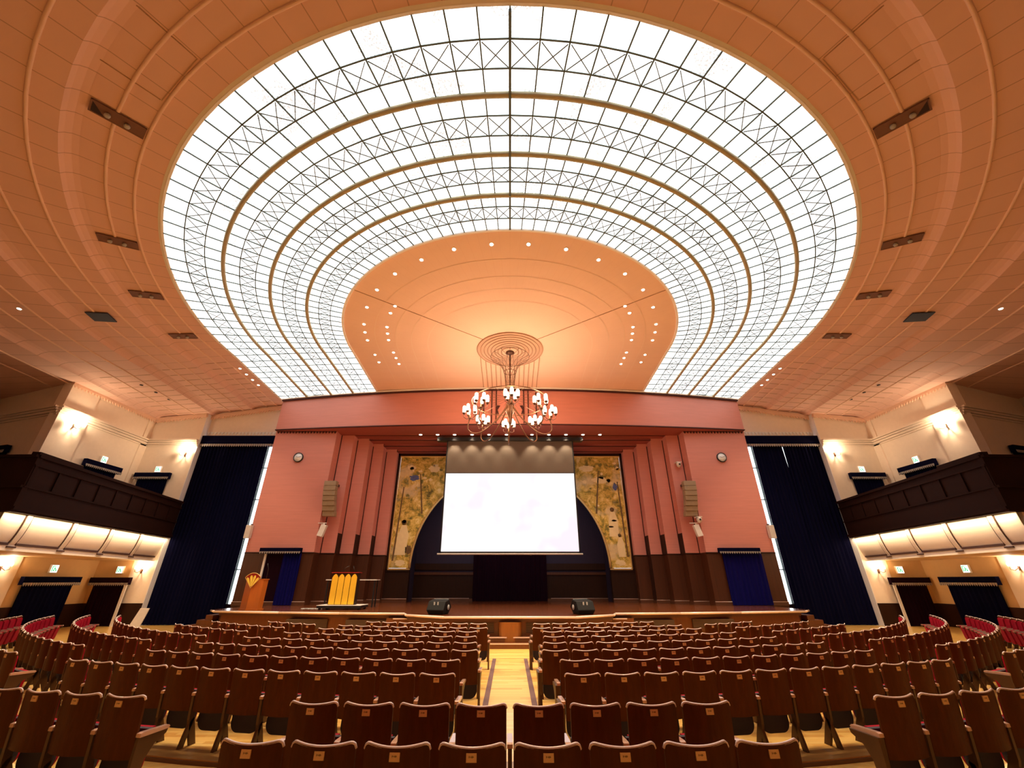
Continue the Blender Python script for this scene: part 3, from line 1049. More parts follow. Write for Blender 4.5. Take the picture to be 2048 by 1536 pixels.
def downlight(x, y, z, r, label, grp, power=0.0, size=70):
    t = thing('downlight', label, 'light', (x, y, z), grp)
    MB().lathe([(r * 0.85, 0.0), (r * 1.12, -0.012), (r * 1.2, -0.004), (r * 1.2, 0.01)], (x, y, z), 16).build('trim_ring', M['white_trim'], t)
    MB().lathe([(r * 0.8, -0.010), (r * 0.8, -0.020)], (x, y, z), 16).build('lens', M['down_glow'], t)
    if power:
        lamp('downlight_beam', 'SPOT', (x, y, z - 0.06), power, (1.0, 0.80, 0.55), 0.06, t, spot_size=R(size), spot_blend=0.6)


DOWN = 400.0
# 14 in the outer ring of the disc (both sides), mirrored positions read along the ring
OUT = [(983, 488), (908, 498), (843, 519), (790, 547), (754, 579), (734, 614), (728, 648), (730, 664), (735, 680), (750, 709), (758, 724)]
INN = [(790, 612), (781, 626), (774, 654), (775, 667), (777, 680), (787, 705), (792, 716), (798, 728)]
for nm, lst in (('outer', OUT), ('inner', INN)):
    for s in (-1, 1):
        for i, (px, py) in enumerate(lst):
            x, y = disc_xy(px, py, 11.95)
            xx = abs(x) * s
            rr = math.hypot(x, y - CY) if y < CY else abs(x)
            downlight(xx, y, 11.935 + (7.55 - rr) * 0.012 - 0.004, 0.068,
                      'round downlight in the %s ring of ceiling disc, %s from its rear on the %s' % (nm, ORD[i + 1], SIDE[s]), 'downlights in the ceiling disc', DOWN, 84)
for s in (-1, 1):
    for i, y in enumerate((18.3, 18.95, 19.6, 20.25)):
        r = 13.62
        x = s * r * (1 + 0.03 * (y - CY) / 5.2)
        downlight(x, y, ceil_z(13.62) - 0.004, 0.07, 'round downlight beside the skylight rim on the %s, %s from the stage' % (SIDE[s], ORD[4 - i]), 'downlights beside the skylight rim', DOWN * 0.6, 84)
SX = [839, 873, 907, 942, 976, 1011, 1062, 1096, 1130, 1164, 1198]
for i, px in enumerate(SX):
    x = (px - 1018) / 814 * 24.0
    downlight(x, 22.95, 9.738, 0.10, 'small round downlight under the pink lintel, %s of eleven counted from the left' % ORD[i + 1], 'downlights under the pink lintel', 170, 76)
for s in (-1, 1):
    x, y = disc_xy(38, 618, 10.88)
    downlight(abs(x) * s, y, ceil_z(math.hypot(x, y - CY)) - 0.004, 0.07, 'single small downlight near the outer ceiling edge on the %s' % SIDE[s], 'outer ceiling downlights')

for s in (-1, 1):
    for i, (px, py) in enumerate(((282, 772), (311, 787), (337, 801))):
        x, y = disc_xy(px, py, 10.84)
        c = (abs(x) * s, y, ceil_z(abs(x) / (1 + 0.03 * (y - CY) / 5.2)) - 0.01)
        t = thing('ceiling_nozzle', 'small dark round ceiling opening above the %s balcony, %s from the stage' % (SIDE[s], ORD[3 - i]), 'opening', c, 'small ceiling openings')
        MB().lathe([(0.05, 0.0), (0.075, -0.012), (0.075, 0.01)], c, 12).build('ring', M['slot_dark'], t)
        MB().lathe([(0.045, -0.004), (0.045, -0.014)], c, 12).build('opening', M['black'], t)
# spotlight recesses between the first and second ceiling ribs
SLOT = [((1811, 232), 'nearest'), ((1816, 478), 'second'), ((1764, 586), 'third'), ((1691, 670), 'last')]
for s in (-1, 1):
    for (px, py), w_ in SLOT:
        x, y = disc_xy(px, py, 11.62)
        ang = math.atan2(x, CY - y)
        rm = 14.38
        if y > CY:
            c = Vector((s * rm, y, ceil_z(rm)))
            rad = Vector((s, 0, 0))
        else:
            rad = Vector((s * sin(ang), -cos(ang), 0))
            c = Vector((CX, CY, 0)) + rad * rm
            c.z = ceil_z(rm)
        tan = Vector((-rad.y, rad.x, 0))
        if tan.y > 0:
            tan = -tan
        slope = (ceil_z(14.9) - ceil_z(13.9)) / 1.0
        t = thing('spotlight_recess', 'long ceiling recess with spotlights on the %s, %s along the skylight from the camera end' % (SIDE[s], w_ if w_ != 'nearest' else 'first'), 'light', tuple(c), 'spotlight recesses')
        hw, hl = 0.19, 0.48

        def P(a, b, dz):
            return c + rad * a + tan * b + Vector((0, 0, slope * a + dz - 0.05))
        tr = MB()
        for b0, b1 in ((-hw, -hw + 0.035), (hw - 0.035, hw)):
            tr.extrude([P(-hl, b0, -0.012), P(hl, b0, -0.012), P(hl, b1, -0.012), P(-hl, b1, -0.012)], (0, 0, 0.03))
        for a0, a1 in ((-hl, -hl + 0.035), (hl - 0.035, hl)):
            tr.extrude([P(a0, -hw, -0.012), P(a1, -hw, -0.012), P(a1, hw, -0.012), P(a0, hw, -0.012)], (0, 0, 0.03))
        tr.build('frame', M['slot'], t)
        MB().extrude([P(-hl + .03, -hw + .03, -0.006), P(hl - .03, -hw + .03, -0.006), P(hl - .03, hw - .03, -0.006), P(-hl + .03, hw - .03, -0.006)], (0, 0, 0.02)).build('back_plate', M['slot'], t)
        if w_ == 'nearest':
            MB().extrude([P(hl - .26, -hw + .04, -0.010), P(hl - .04, -hw + .04, -0.010), P(hl - .04, hw - .05, -0.010)], (0, 0, 0.01)).build('opening', M['slot_dark'], t)
        for b in (-0.17, 0.17):
            p = P(b, 0, -0.015)
            sp_ = MB().lathe([(0.05, 0.0), (0.06, -0.03), (0.055, -0.07), (0.03, -0.08)], (p.x, p.y, p.z), 12)
            o = sp_.build('spotlight', M['grey'], t)
for s in (-1, 1):
    x, y = disc_xy(1836, 631, 11.3)
    rr = math.hypot(x, y - CY)
    ang = math.atan2(abs(x), CY - y)
    rad = Vector((s * sin(ang), -cos(ang), 0))
    tan = Vector((-rad.y, rad.x, 0))
    c = Vector((CX, CY, ceil_z(rr) - 0.012)) + rad * rr
    hb = MB().extrude([c + rad * a + tan * b + Vector((0, 0, -0.06 - 0.085 * a)) for a, b in ((-.36, -.30), (.36, -.30), (.36, .30), (-.36, .30))], (0, 0, 0.03))
    tag(hb.build('ceiling_vent', M['hatch']), 'square near-black ceiling vent between two ribs on the %s' % SIDE[s], 'vent', 'square ceiling vents')
    # outlined access panels high up
    ap = MB()
    for a0 in (R(149), R(156.5)):
        pa = [Vector((CX - s * r * cos(a0) * -1 * -1, CY - r * sin(a0), ceil_z(r) - 0.006)) for r in (13.95, 15.0)]
        a1 = a0 - R(20)
    for a_, b_ in (((13.95, 34), (14.95, 34)), ((13.95, 27.5), (14.95, 27.5)), ((13.93, 34), (13.93, 27.5))):
        q = [Vector((s * r * sin(R(g)), CY - r * cos(R(g)), ceil_z(r) - 0.006)) for r, g in (a_, b_)]
        ap.bar(q[0], q[1], 0.014, 0.02)
    struct('trim_%d' % (8 + (s > 0)), ap, M['line'])

# ------------------------------------------------------------------ side bays and balconies


def sconce(p, face, label, power):
    """two-candle bracket: face is the outward plan direction"""
    f = Vector((*face, 0))
    sd_ = Vector((-f.y, f.x, 0))
    p = Vector(p)
    t = thing('wall_sconce', label, 'light', tuple(p), 'wall sconces')
    MB().bar(p + f * 0.0 + Vector((0, 0, -0.16)), p + f * 0.0 + Vector((0, 0, 0.10)), 0.1, 0.04).build('back_plate', M['brown_metal'], t)
    arm = MB()
    for q in (-1, 1):
        arm.tube([p + f * 0.02 + Vector((0, 0, -0.05)), p + f * 0.14 + sd_ * q * 0.08 + Vector((0, 0, -0.16)), p + f * 0.2 + sd_ * q * 0.17 + Vector((0, 0, -0.12)), p + f * 0.2 + sd_ * q * 0.18 + Vector((0, 0, 0.0))], 0.016, 6)
    arm.build('arms', M['brown_metal'], t)
    for q in (-1, 1):
        c = p + f * 0.2 + sd_ * q * 0.18
        MB().lathe([(0.03, 0.0), (0.048, 0.04), (0.052, 0.10), (0.04, 0.15)], tuple(c), 12).build('glass_shade', M['bulb'], t)
    lamp('sconce_light', 'POINT', tuple(p + f * 0.28 + Vector((0, 0, 0.2))), power * 1.2, (1.0, 0.76, 0.50), 0.07, t)


def exit_sign(p, face, label):
    f = Vector((*face, 0))
    sd_ = Vector((-f.y, f.x, 0))
    p = Vector(p)
    t = thing('exit_sign', label, 'sign', tuple(p), 'emergency exit signs')

    def bx(a0, a1, z0, z1, d0, d1):
        return MB().extrude([p + sd_ * a0 + f * d0 + Vector((0, 0, z0)), p + sd_ * a1 + f * d0 + Vector((0, 0, z0)), p + sd_ * a1 + f * d0 + Vector((0, 0, z1)), p + sd_ * a0 + f * d0 + Vector((0, 0, z1))], f * (d1 - d0))
    bx(-.17, .17, -.17, .17, 0.0, 0.08).build('housing', M['white_trim'], t)
    bx(-.15, .15, -.15, .15, 0.08, 0.085).build('lit_panel', M['exit_white'], t)
    g = MB()
    for a0, a1, z0, z1 in ((-.13, -.09, -.12, .12), (-.09, .02, .09, .12), (-.03, .02, .02, .07), (-.02, .06, -.03, .02), (.04, .10, -.10, -.03), (-.06, .0, -.10, -.03), (.08, .12, .0, .03)):
        q = bx(a0, a1, z0, z1, 0.085, 0.092)
        g.add(q.v, q.f)
    g.build('running_figure', M['exit_green'], t)


def door_curtain(a, b, z0, z1, face, label, mat):
    f = Vector((*face, 0))
    m_ = (Vector((*a, 0)) + Vector((*b, 0))) / 2
    t = thing('door_curtain', label, 'curtain', (m_.x, m_.y, z0), 'doorway curtains under the balconies' if z0 < 2 else 'doorway curtains on the balconies')
    va, vb = Vector((*a, 0)), Vector((*b, 0))
    drape(MB(), (va.lerp(vb, .08) + f * 0.06)[:2], (va.lerp(vb, .92) + f * 0.06)[:2], z0 + 0.01, z1 - 0.06, 10, 0.07, face).build('drape', mat, t)
    valance(t, (va + f * 0.05)[:2], (vb + f * 0.05)[:2], z1 - 0.33, z1, face, 0.18, mat, 0.09, 0.10)


BF = lambda y: 13.31 + 0.199 * y          # x of the balcony front at depth y
for s in (-1, 1):
    sd = SIDE[s]
    # end wall beside the window, side wall, splayed wall and the far enclosure
    we = struct('wall_end_%s' % sd, MB().box(*SB(s, 18.1, 21.5, 22.8, 24.1, -0.05, 11.3)), M['cream'])
    MB().box(*SB(s, 18.085, 18.12, 22.795, 24.0, -0.05, 11.3)).build('window_reveal', M['white_pier'], we)
    wsd = struct('wall_side_%s' % sd, MB().box(*SB(s, 21.1, 21.5, 17.7, 22.85, -0.05, 11.0)), M['cream'])
    MB().box(*SB(s, 21.02, 21.12, 17.68, 19.1, -0.05, 10.7)).build('pilaster', M['cream'], wsd)
    MB().box(*SB(s, 21.04, 21.12, 22.35, 22.82, 4.0, 10.7)).build('corner_pilaster', M['cream'], wsd)
    struct('wall_splay_%s' % sd, MB().prism([(s * 21.1, 17.7), (s * 26.3, 19.3), (s * 26.3, 19.6), (s * 21.2, 18.0)], -0.05, 11.0), M['cream'])
    struct('wall_outer_%s' % sd, MB().box(*SB(s, 26.3, 26.6, -8.2, 19.6, -0.05, 11.0)), M['cream'])
    # lamplight under the balcony tinted into the wall colour and dark wainscot
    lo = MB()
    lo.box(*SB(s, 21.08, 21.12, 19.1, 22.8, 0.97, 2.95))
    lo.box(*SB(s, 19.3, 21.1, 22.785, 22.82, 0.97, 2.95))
    lo.build('warm_light_tint', M['cream_warm_lit'], wsd)
    wn_ = MB()
    wn_.box(*SB(s, 21.0, 21.12, 17.66, 22.8, -0.05, 0.97))
    wn_.box(*SB(s, 18.12, 21.1, 22.74, 22.82, -0.05, 0.97))
    wn_.build('wainscot', M['wood_dark'], wsd)
    # cornices and teeth
    co = MB()
    for z0, z1, d in ((8.96, 9.04, .06), (9.06, 9.16, .12), (9.18, 9.26, .18), (9.28, 9.36, .24)):
        co.box(*SB(s, 21.1 - d, 21.12, 17.7 - d * .4, 22.8, z0, z1))
        co.box(*SB(s, 18.1, 21.1, 22.8 - d, 22.82, z0, z1))
        q = Vector((s * 21.1, 17.7))
        co.prism([(s * 21.1, 17.7 - d), (s * 26.3, 19.3 - d), (s * 26.3, 19.3), (s * 21.1, 17.7)], z0, z1)
    co.build('cornice', M['cream'], wsd)
    tm = MB()
    tm.box(*SB(s, 20.98, 21.12, 17.66, 22.8, 10.50, 10.62))
    zigzag(tm, (s * 20.99, 17.7), (s * 20.99, 22.7), 10.50, 0.16, 0.12, (s * 0.05, 0, 0))
    for (xa, za), (xb, zb2), yy in (((13.55, 11.66), (18.12, 10.95), 23.14), ((18.08, 10.93), (21.1, 10.58), 22.72)):
        tm.bar((s * xa, yy, za - 0.04), (s * xb, yy, zb2 - 0.04), 0.16, 0.20)
        nn = int((xb - xa) / 0.16)
        for i in range(nn):
            p, q = Vector((s * xa, yy - .06, za - .14)).lerp(Vector((s * xb, yy - .06, zb2 - .14)), i / nn), Vector((s * xa, yy - .06, za - .14)).lerp(Vector((s * xb, yy - .06, zb2 - .14)), (i + 1) / nn)
            tm.extrude([p, q, (p + q) / 2 - Vector((0, 0, .11))], (0, .05, 0))
    tm.build('toothed_moulding', M['bead'], wsd)
    # balcony
    Y0, Y1 = 13.5, 22.8
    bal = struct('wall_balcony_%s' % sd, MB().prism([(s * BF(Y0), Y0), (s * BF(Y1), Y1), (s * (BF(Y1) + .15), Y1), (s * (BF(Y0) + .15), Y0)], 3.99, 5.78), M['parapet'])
    b2_ = MB()
    b2_.prism([(s * (BF(Y0) - .02), Y0 - .01), (s * 26.3, Y0 + .5), (s * 26.3, Y0 + .7), (s * (BF(Y0) - .02), Y0 + .15)], 3.985, 5.76)
    b2_.build('parapet_return', M['parapet'], bal)
    det = MB()

    def along(y, off, z):
        return Vector((s * (BF(y) - off), y, z))

    for z_, w1, h1 in ((5.80, .26, .10), (5.50, .07, .06), (4.78, .06, .05), (4.10, .08, .10)):
        det.bar(along(Y0, .02 if z_ < 5.7 else -.06, z_), along(Y1, .02 if z_ < 5.7 else -.06, z_), w1, h1)
    yy = Y0 + 0.05
    k = 0
    while yy < Y1:
        det.bar(along(yy, .012, 4.80), along(yy, .012, 5.48), .09, .03)
        yy += 1.03
    det.bar(along(Y0 - .05, -.07, 5.88), along(Y0 + 1.9, -.07, 5.88), .24, .10)
    det.build('parapet_rails', M['parapet'], bal)
    det2 = MB()
    for z_ in (5.80, 4.78):
        det2.bar((s * (BF(Y0) - .02), Y0 - .02, z_), (s * 26.3, Y0 + .48, z_), .12, .08)
    for x_ in (17.6, 19.2, 20.8, 22.4, 24.0):
        det2.bar((s * x_, Y0 + (x_ - BF(Y0)) * .05 - .02, 4.1), (s * x_, Y0 + (x_ - BF(Y0)) * .05 - .02, 5.7), .1, .04)
    det2.build('return_rails', M['parapet'], bal)
    # slab and cove
    MB().prism([(s * (BF(Y0) + .1), Y0 + .1), (s * (BF(Y1) + .1), Y1), (s * 21.1, Y1), (s * 21.1, 17.7), (s * 26.3, 19.3), (s * 26.3, Y0 + .5)], 4.0, 4.35).build('balcony_slab', M['parapet'], bal)
    MB().prism([(s * (BF(Y0) + .55), Y0 + .45), (s * (BF(Y1) + .45), Y1), (s * 21.1, Y1), (s * 21.1, 17.7), (s * 26.3, 19.3), (s * 26.3, Y0 + .9)], 2.91, 2.99).build('under_ceiling', M['cream_warm_lit'], bal)

    MB().prism([(s * (BF(Y0) + .5), Y0 + .12), (s * 26.3, Y0 + .62), (s * 26.3, Y0 + .9), (s * (BF(Y0) + .5), Y0 + .45)], 2.88, 4.02).build('cove_return', M['cove'], bal)

    def cove_p(y, q, lift=0.0):
        """q 0 top .. 1 bottom of the cove section; lift: out of its surface"""
        a = q * R(66)
        nx, nz = -1.0 * cos(a), -0.34 * sin(a)
        k = lift / math.hypot(nx, nz)
        return Vector((s * (BF(y) + 0.27 + 0.34 * (1 - cos(a)) + nx * k), y, 3.99 - 1.0 * sin(a) + nz * k))

    cv = MB()
    cv.grid(lambda u, v: tuple(cove_p(Y0 + .1 + (Y1 - Y0 - .1) * u, v)), 12, 10)
    cv.build('cove', M['cove'], bal)
    lowb = MB()
    lowb.prism([(s * (BF(Y0) + .44), Y0 + .1), (s * (BF(Y1) + .44), Y1), (s * (BF(Y1) + .75), Y1), (s * (BF(Y0) + .75), Y0 + .1)], 2.88, 3.06)
    lowb.build('cove_base', M['cove'], bal)
    cr, cl = MB(), MB()
    ribs = (20.8, 18.72, 16.62, 14.55)
    for yr in ribs:
        for dy, wd, mbx, lf in ((0.0, .20, cr, .05), (-.13, .035, cl, .03), (.13, .035, cl, .03)):
            for i in range(10):
                p0, p1 = cove_p(yr + dy, i / 10, lf), cove_p(yr + dy, (i + 1) / 10, lf)
                e_ = Vector((s * .199, 1, 0)).normalized() * wd / 2
                mbx.extrude([p0 - e_, p0 + e_, p1 + e_, p1 - e_], (s * 0.07, 0, 0.02))
        e_ = .16
        cl.bar(cove_p(yr - e_, 1, .09) + Vector((0, 0, -.03)), cove_p(yr + e_, 1, .09) + Vector((0, 0, -.03)), .06, .05)
    ys = [Y0 + .1] + sorted(ribs) + [Y1]
    for a, b in zip(ys[:-1], ys[1:]):
        cl.bar(cove_p(a + .14, .96, .03), cove_p(b - .14, .96, .03), .07, .075)
    cr.build('cove_ribs', M['cove'], bal)
    cl.build('cove_lines', M['cove_line'], bal)
    L_ = (Y1 - Y0) * 1.02
    ang = math.atan(.199)
    lamp('cove_light', 'AREA', (s * (BF(18.2) + 0.12), 18.2, 3.985), 95, (1.0, 0.74, 0.42), rot=(0, 0, -s * ang), shape='RECTANGLE', size=0.06, size_y=L_)
    # doorways, signs, lamps
    door_curtain((s * 18.95, 22.8), (s * 20.9, 22.8), 4.35, 7.40, (0, -1), 'dark curtain with fringed valance over the end-wall doorway on the %s balcony' % sd, M['navy'])
    door_curtain((s * 21.08, 21.75), (s * 21.08, 19.7), 4.35, 7.42, (-s, 0), 'dark curtain with fringed valance over the side-wall doorway on the %s balcony' % sd, M['navy'])
    door_curtain((s * 23.05, 18.29), (s * 25.05, 18.90), 4.35, 7.62, (s * 0.294, -0.956), 'dark curtain with fringed valance over the splayed-wall doorway behind the %s balcony corner' % sd, M['navy'])
    door_curtain((s * 18.98, 22.74), (s * 20.95, 22.74), 0.0, 2.12, (0, -1), 'dark curtain over the end-wall doorway beneath the %s balcony' % sd, M['plum'])
    door_curtain((s * 21.0, 21.9), (s * 21.0, 19.3), 0.0, 2.14, (-s, 0), 'dark curtain over the side-wall doorway beneath the %s balcony' % sd, M['navy'])
    dj = struct('door_%d' % (2 + (s > 0)), MB().box(*SB(s, 19.0, 19.12, 22.50, 22.56, 0.0, 1.80)), M['white_trim'])
    exit_sign((s * 19.8, 22.79, 7.62), (0, -1), 'lit exit sign above the end-wall doorway on the %s balcony' % sd)
    exit_sign((s * 21.09, 20.7, 7.62), (-s, 0), 'lit exit sign above the side-wall doorway on the %s balcony' % sd)
    exit_sign((s * 19.8, 22.78, 2.47), (0, -1), 'lit exit sign above the end-wall doorway beneath the %s balcony' % sd)
    exit_sign((s * 21.07, 20.6, 2.47), (-s, 0), 'lit exit sign above the side-wall doorway beneath the %s balcony' % sd)
    sconce((s * 18.62, 22.78, 8.55), (0, -1), 'glowing sconce beside the tall curtain above the %s balcony' % sd, 50)
    sconce((s * 21.0, 18.5, 8.72), (-s, 0), 'glowing sconce on the corner pilaster above the %s balcony' % sd, 85)
    sconce((s * 18.75, 22.78, 2.50), (0, -1), 'glowing sconce beside the tall curtain beneath the %s balcony' % sd, 24)
    sconce((s * 21.0, 18.4, 2.52), (-s, 0), 'glowing sconce on the corner pilaster beneath the %s balcony' % sd, 28)
struct('wall_rear', MB().box(-26.6, 26.6, -8.4, -8.1, -0.05, 11.0), M['cream'])

# ------------------------------------------------------------------ chandelier
chz = 8.72
ch = thing('chandelier', 'large eight-armed brass chandelier with clustered glass lamps hanging before the stage', 'chandelier', (0, CY, 11.9))
MB().lathe([(0.02, 0.02), (0.20, 0.0), (0.21, -0.05), (0.10, -0.11), (0.03, -0.14)], (0, CY, 11.88), 24).build('canopy', M['brown_metal'], ch)
MB().tube([(0, CY, 11.8), (0, CY, 9.2)], 0.035, 10).build('rod', M['brown_metal'], ch)
nt_ = MB()


def trumpet(t):
    z = 10.0 + 1.62 * t
    r = 0.20 + 0.10 * t + 0.62 * t ** 4
    return r, z


for k in range(14):
    for d in (-1, 1):
        pts = []
        for i in range(19):
            t = i / 18
            r, z = trumpet(t)
            a = 2 * pi * k / 14 + d * 1.6 * t
            pts.append((r * cos(a), CY + r * sin(a), z))
        nt_.tube(pts, 0.006, 4)
for t in (0.0, 0.5, 1.0):
    r, z = trumpet(t)
    nt_.tube([(r * cos(2 * pi * i / 32), CY + r * sin(2 * pi * i / 32), z) for i in range(32)], 0.012, 5, True)
nt_.build('net_funnel', M['net'], ch)
MB().lathe([(0.03, 0.5), (0.10, 0.42), (0.12, 0.3), (0.20, 0.1), (0.22, -0.15), (0.12, -0.35), (0.05, -0.6), (0.09, -0.7), (0.02, -0.85)], (0, CY, 9.0), 20).build('hub', M['bronze'], ch)
MB().tube([(1.72 * cos(2 * pi * i / 64), CY + 1.72 * sin(2 * pi * i / 64), 9.28) for i in range(64)], 0.022, 6, True).build('hoop', M['bronze'], ch)
sp_ = MB()
for k in range(16):
    a = 2 * pi * k / 16
    sp_.tube([(0.1 * cos(a), CY + 0.1 * sin(a), 9.45), (1.72 * cos(a), CY + 1.72 * sin(a), 9.28)], 0.008, 4)
sp_.build('spokes', M['bronze'], ch)
for k in range(8):
    a = 2 * pi * k / 8 + R(2)
    ca, sa = cos(a), sin(a)

    def P2(r, z):
        return (r * ca, CY + r * sa, z)
    pts = []
    ctrl = [(0.12, 9.15), (0.35, 8.75), (0.8, 8.2), (1.25, 7.85), (1.6, 7.78), (1.84, 7.95), (1.84, 8.22), (1.78, 8.42)]
    for i in range(len(ctrl) - 1):
        p0 = ctrl[max(i - 1, 0)]
        p1, p2 = ctrl[i], ctrl[i + 1]
        p3 = ctrl[min(i + 2, len(ctrl) - 1)]
        for j in range(5):
            t = j / 5
            q = [0.5 * ((2 * p1[m]) + (-p0[m] + p2[m]) * t + (2 * p0[m] - 5 * p1[m] + 4 * p2[m] - p3[m]) * t * t + (-p0[m] + 3 * p1[m] - 3 * p2[m] + p3[m]) * t ** 3) for m in (0, 1)]
            pts.append(P2(*q))
    pts.append(P2(*ctrl[-1]))
    arm = MB().tube(pts, 0.026, 7)
    c = Vector(P2(1.78, 8.42))
    arm.lathe([(0.02, 0.0), (0.07, 0.04), (0.03, 0.1), (0.03, 0.2)], tuple(c), 10)
    arm = arm.build('arm', M['bronze'], ch)
    cup = MB()
    for j in range(5):
        b = 2 * pi * j / 5 + a
        e = c + Vector((0.27 * cos(b), 0.27 * sin(b), 0.28))
        cup.tube([c + Vector((0, 0, 0.06)), c + Vector((0.15 * cos(b), 0.15 * sin(b), 0.02)), c + Vector((0.27 * cos(b), 0.27 * sin(b), 0.10)), e], 0.014, 5)
        cup.lathe([(0.02, -0.05), (0.07, 0.0), (0.075, 0.03), (0.05, 0.04)], tuple(e), 10)
    cup.build('lamp_cups', M['brown_metal'], arm)
    for j in range(5):
        b = 2 * pi * j / 5 + a
        e = c + Vector((0.27 * cos(b), 0.27 * sin(b), 0.31))
        MB().lathe([(0.045, 0.0), (0.074, 0.05), (0.080, 0.17), (0.074, 0.28), (0.050, 0.33), (0.025, 0.34)], tuple(e), 12).build('glass_shade', M['lamp_glass'], arm)
    lamp('chandelier_light', 'POINT', tuple(c + Vector((0, 0, 0.62))), 75, (1.0, 0.66, 0.42), 0.25, ch)

# ------------------------------------------------------------------ things on the stage and its walls
# fan lectern
lx, ly = -10.72, 19.0
t = thing('lectern', 'tall orange-brown wooden lectern with a yellow fan of petals on its front', 'lectern', (lx, ly, ZS))
MB().prism([(lx - .38, ly + .35), (lx - .36, ly + .02), (lx, ly - .16), (lx + .36, ly + .02), (lx + .38, ly + .35)], ZS, ZS + 1.12).build('body', M['orange_wood'], t)
MB().prism([(lx - .42, ly + .4), (lx - .40, ly - .0), (lx, ly - .2), (lx + .40, ly - .0), (lx + .42, ly + .4)], ZS, ZS + 0.05).build('base', M['orange_wood'], t)
fan = MB()
cz = ZS + 0.82
tilt = lambda x, z: (lx + x, ly - 0.19 - 0.0 * z, z)
arcp = [tilt(0.44 * sin(R(-46 + 92 * i / 16)), cz + 0.0 + 0.56 * cos(R(-46 + 92 * i / 16))) for i in range(17)]
fan.extrude([tilt(0, cz)] + arcp, (0, 0.05, 0))
fan.build('fan_panel', M['red'], t)
for i in range(4):
    a = R(-36 + 24 * i)
    pt = MB()
    pts = []
    for q, wq in ((0.06, 0.006), (0.25, 0.034), (0.40, 0.05), (0.46, 0.03), (0.485, 0.0)):
        pts.append((q, wq))
    poly = pts + [(q, -wq) for q, wq in pts[-2::-1]]
    pt.extrude([(lx + (q * sin(a) * .82 + wq * cos(a)), ly - 0.205, cz + q * cos(a) - wq * sin(a) * .6) for q, wq in poly], (0, 0.015, 0))
    pt.build('petal', M['yellow_pale'], t)
MB().tube([(x, y - .01, z) for x, y, z in [tilt(0, cz)] + arcp], 0.016, 5, True).build('fan_rim', M['gold'], t)
MB().prism([(lx - .40, ly + .38), (lx - .38, ly), (lx + .38, ly), (lx + .40, ly + .38)], ZS + 1.12, ZS + 1.16).build('top_board', M['orange_wood'], t)
mc = MB().tube([(lx + .3, ly + .3, ZS + 1.14), (lx + .34, ly + .2, ZS + 1.55), (lx + .30, ly + .12, ZS + 1.75)], 0.012, 6)
mc.build('microphone', M['black'], t)

# low black platform with the yellow barred lectern
px_, py_ = -7.12, 19.75
pf = thing('low_platform', 'low black platform with a pale top edge under the yellow lectern', 'platform', (px_, py_, ZS))
MB().box(px_ - 0.9, px_ + 0.92, py_ - .55, py_ + .45, ZS + 0.06, ZS + 0.15).build('deck', M['black'], pf)
MB().box(px_ - 0.91, px_ + 0.93, py_ - .56, py_ + .46, ZS + 0.15, ZS + 0.17).build('deck_edge', M['offwhite'], pf)
for dx in (-.8, .82):
    for dy in (-.45, .36):
        MB().box(px_ + dx - .04, px_ + dx + .04, py_ + dy - .04, py_ + dy + .04, ZS, ZS + 0.07).build('leg', M['black'], pf)
t = thing('lectern', 'lectern with four upright yellow bars on its front, standing on the low black platform', 'lectern', (px_, py_, ZS + .17))
zb = ZS + 0.17
MB().box(px_ - .56, px_ + .56, py_ - .30, py_ - .02, zb, zb + 1.22).build('body', M['wood_dark'], t)
for i in range(4):
    x0 = px_ - .54 + i * .272
    b = MB()
    b.extrude([(x0 + .012, py_ - .31, zb + .02), (x0 + .256, py_ - .31, zb + .02), (x0 + .256, py_ - .31, zb + 1.04), (x0 + .20, py_ - .31, zb + 1.14), (x0 + .134, py_ - .31, zb + 1.18), (x0 + .07, py_ - .31, zb + 1.14), (x0 + .012, py_ - .31, zb + 1.04)], (0, -.03, 0))
    b.build('yellow_bar', M['yellow'], t)
MB().box(px_ - .60, px_ + .60, py_ - .33, py_ + .05, zb + 1.22, zb + 1.25).build('top_board', M['red'], t)
MB().tube([(px_ - .2, py_ - .1, zb + 1.24), (px_ - .12, py_ - .12, zb + 1.42), (px_ + .02, py_ - .05, zb + 1.5)], 0.012, 6).build('microphone', M['black'], t)
MB().tube([(px_ + .3, py_ - .1, zb + 1.24), (px_ + .26, py_ - .12, zb + 1.42), (px_ + .2, py_ - .02, zb + 1.5)], 0.012, 6).build('microphone', M['black'], t)
tb = thing('side_table', 'narrow dark table behind the yellow lectern, its pale top showing at both sides', 'table', (px_, 21.2, ZS))
MB().box(px_ - 1.42, px_ + 0.95, 20.95, 21.5, ZS + 1.10, ZS + 1.14).build('tabletop', M['offwhite'], tb)
for dx in (-1.32, .85):
    for yy in (21.0, 21.45):
        MB().box(px_ + dx - .025, px_ + dx + .025, yy - .025, yy + .025, ZS, ZS + 1.10).build('leg', M['black'], tb)
cb_ = MB()
pts = [(-8.95 + 0.035 * i + 0.14 * sin(i * 1.1), 19.9 + 0.16 * cos(i * 1.1), ZS + 0.012) for i in range(24)]
cb_.tube(pts, 0.012, 5)
tag(cb_.build('cable', M['grey']), 'loose pale cable lying on the stage between the two lecterns', 'cable')

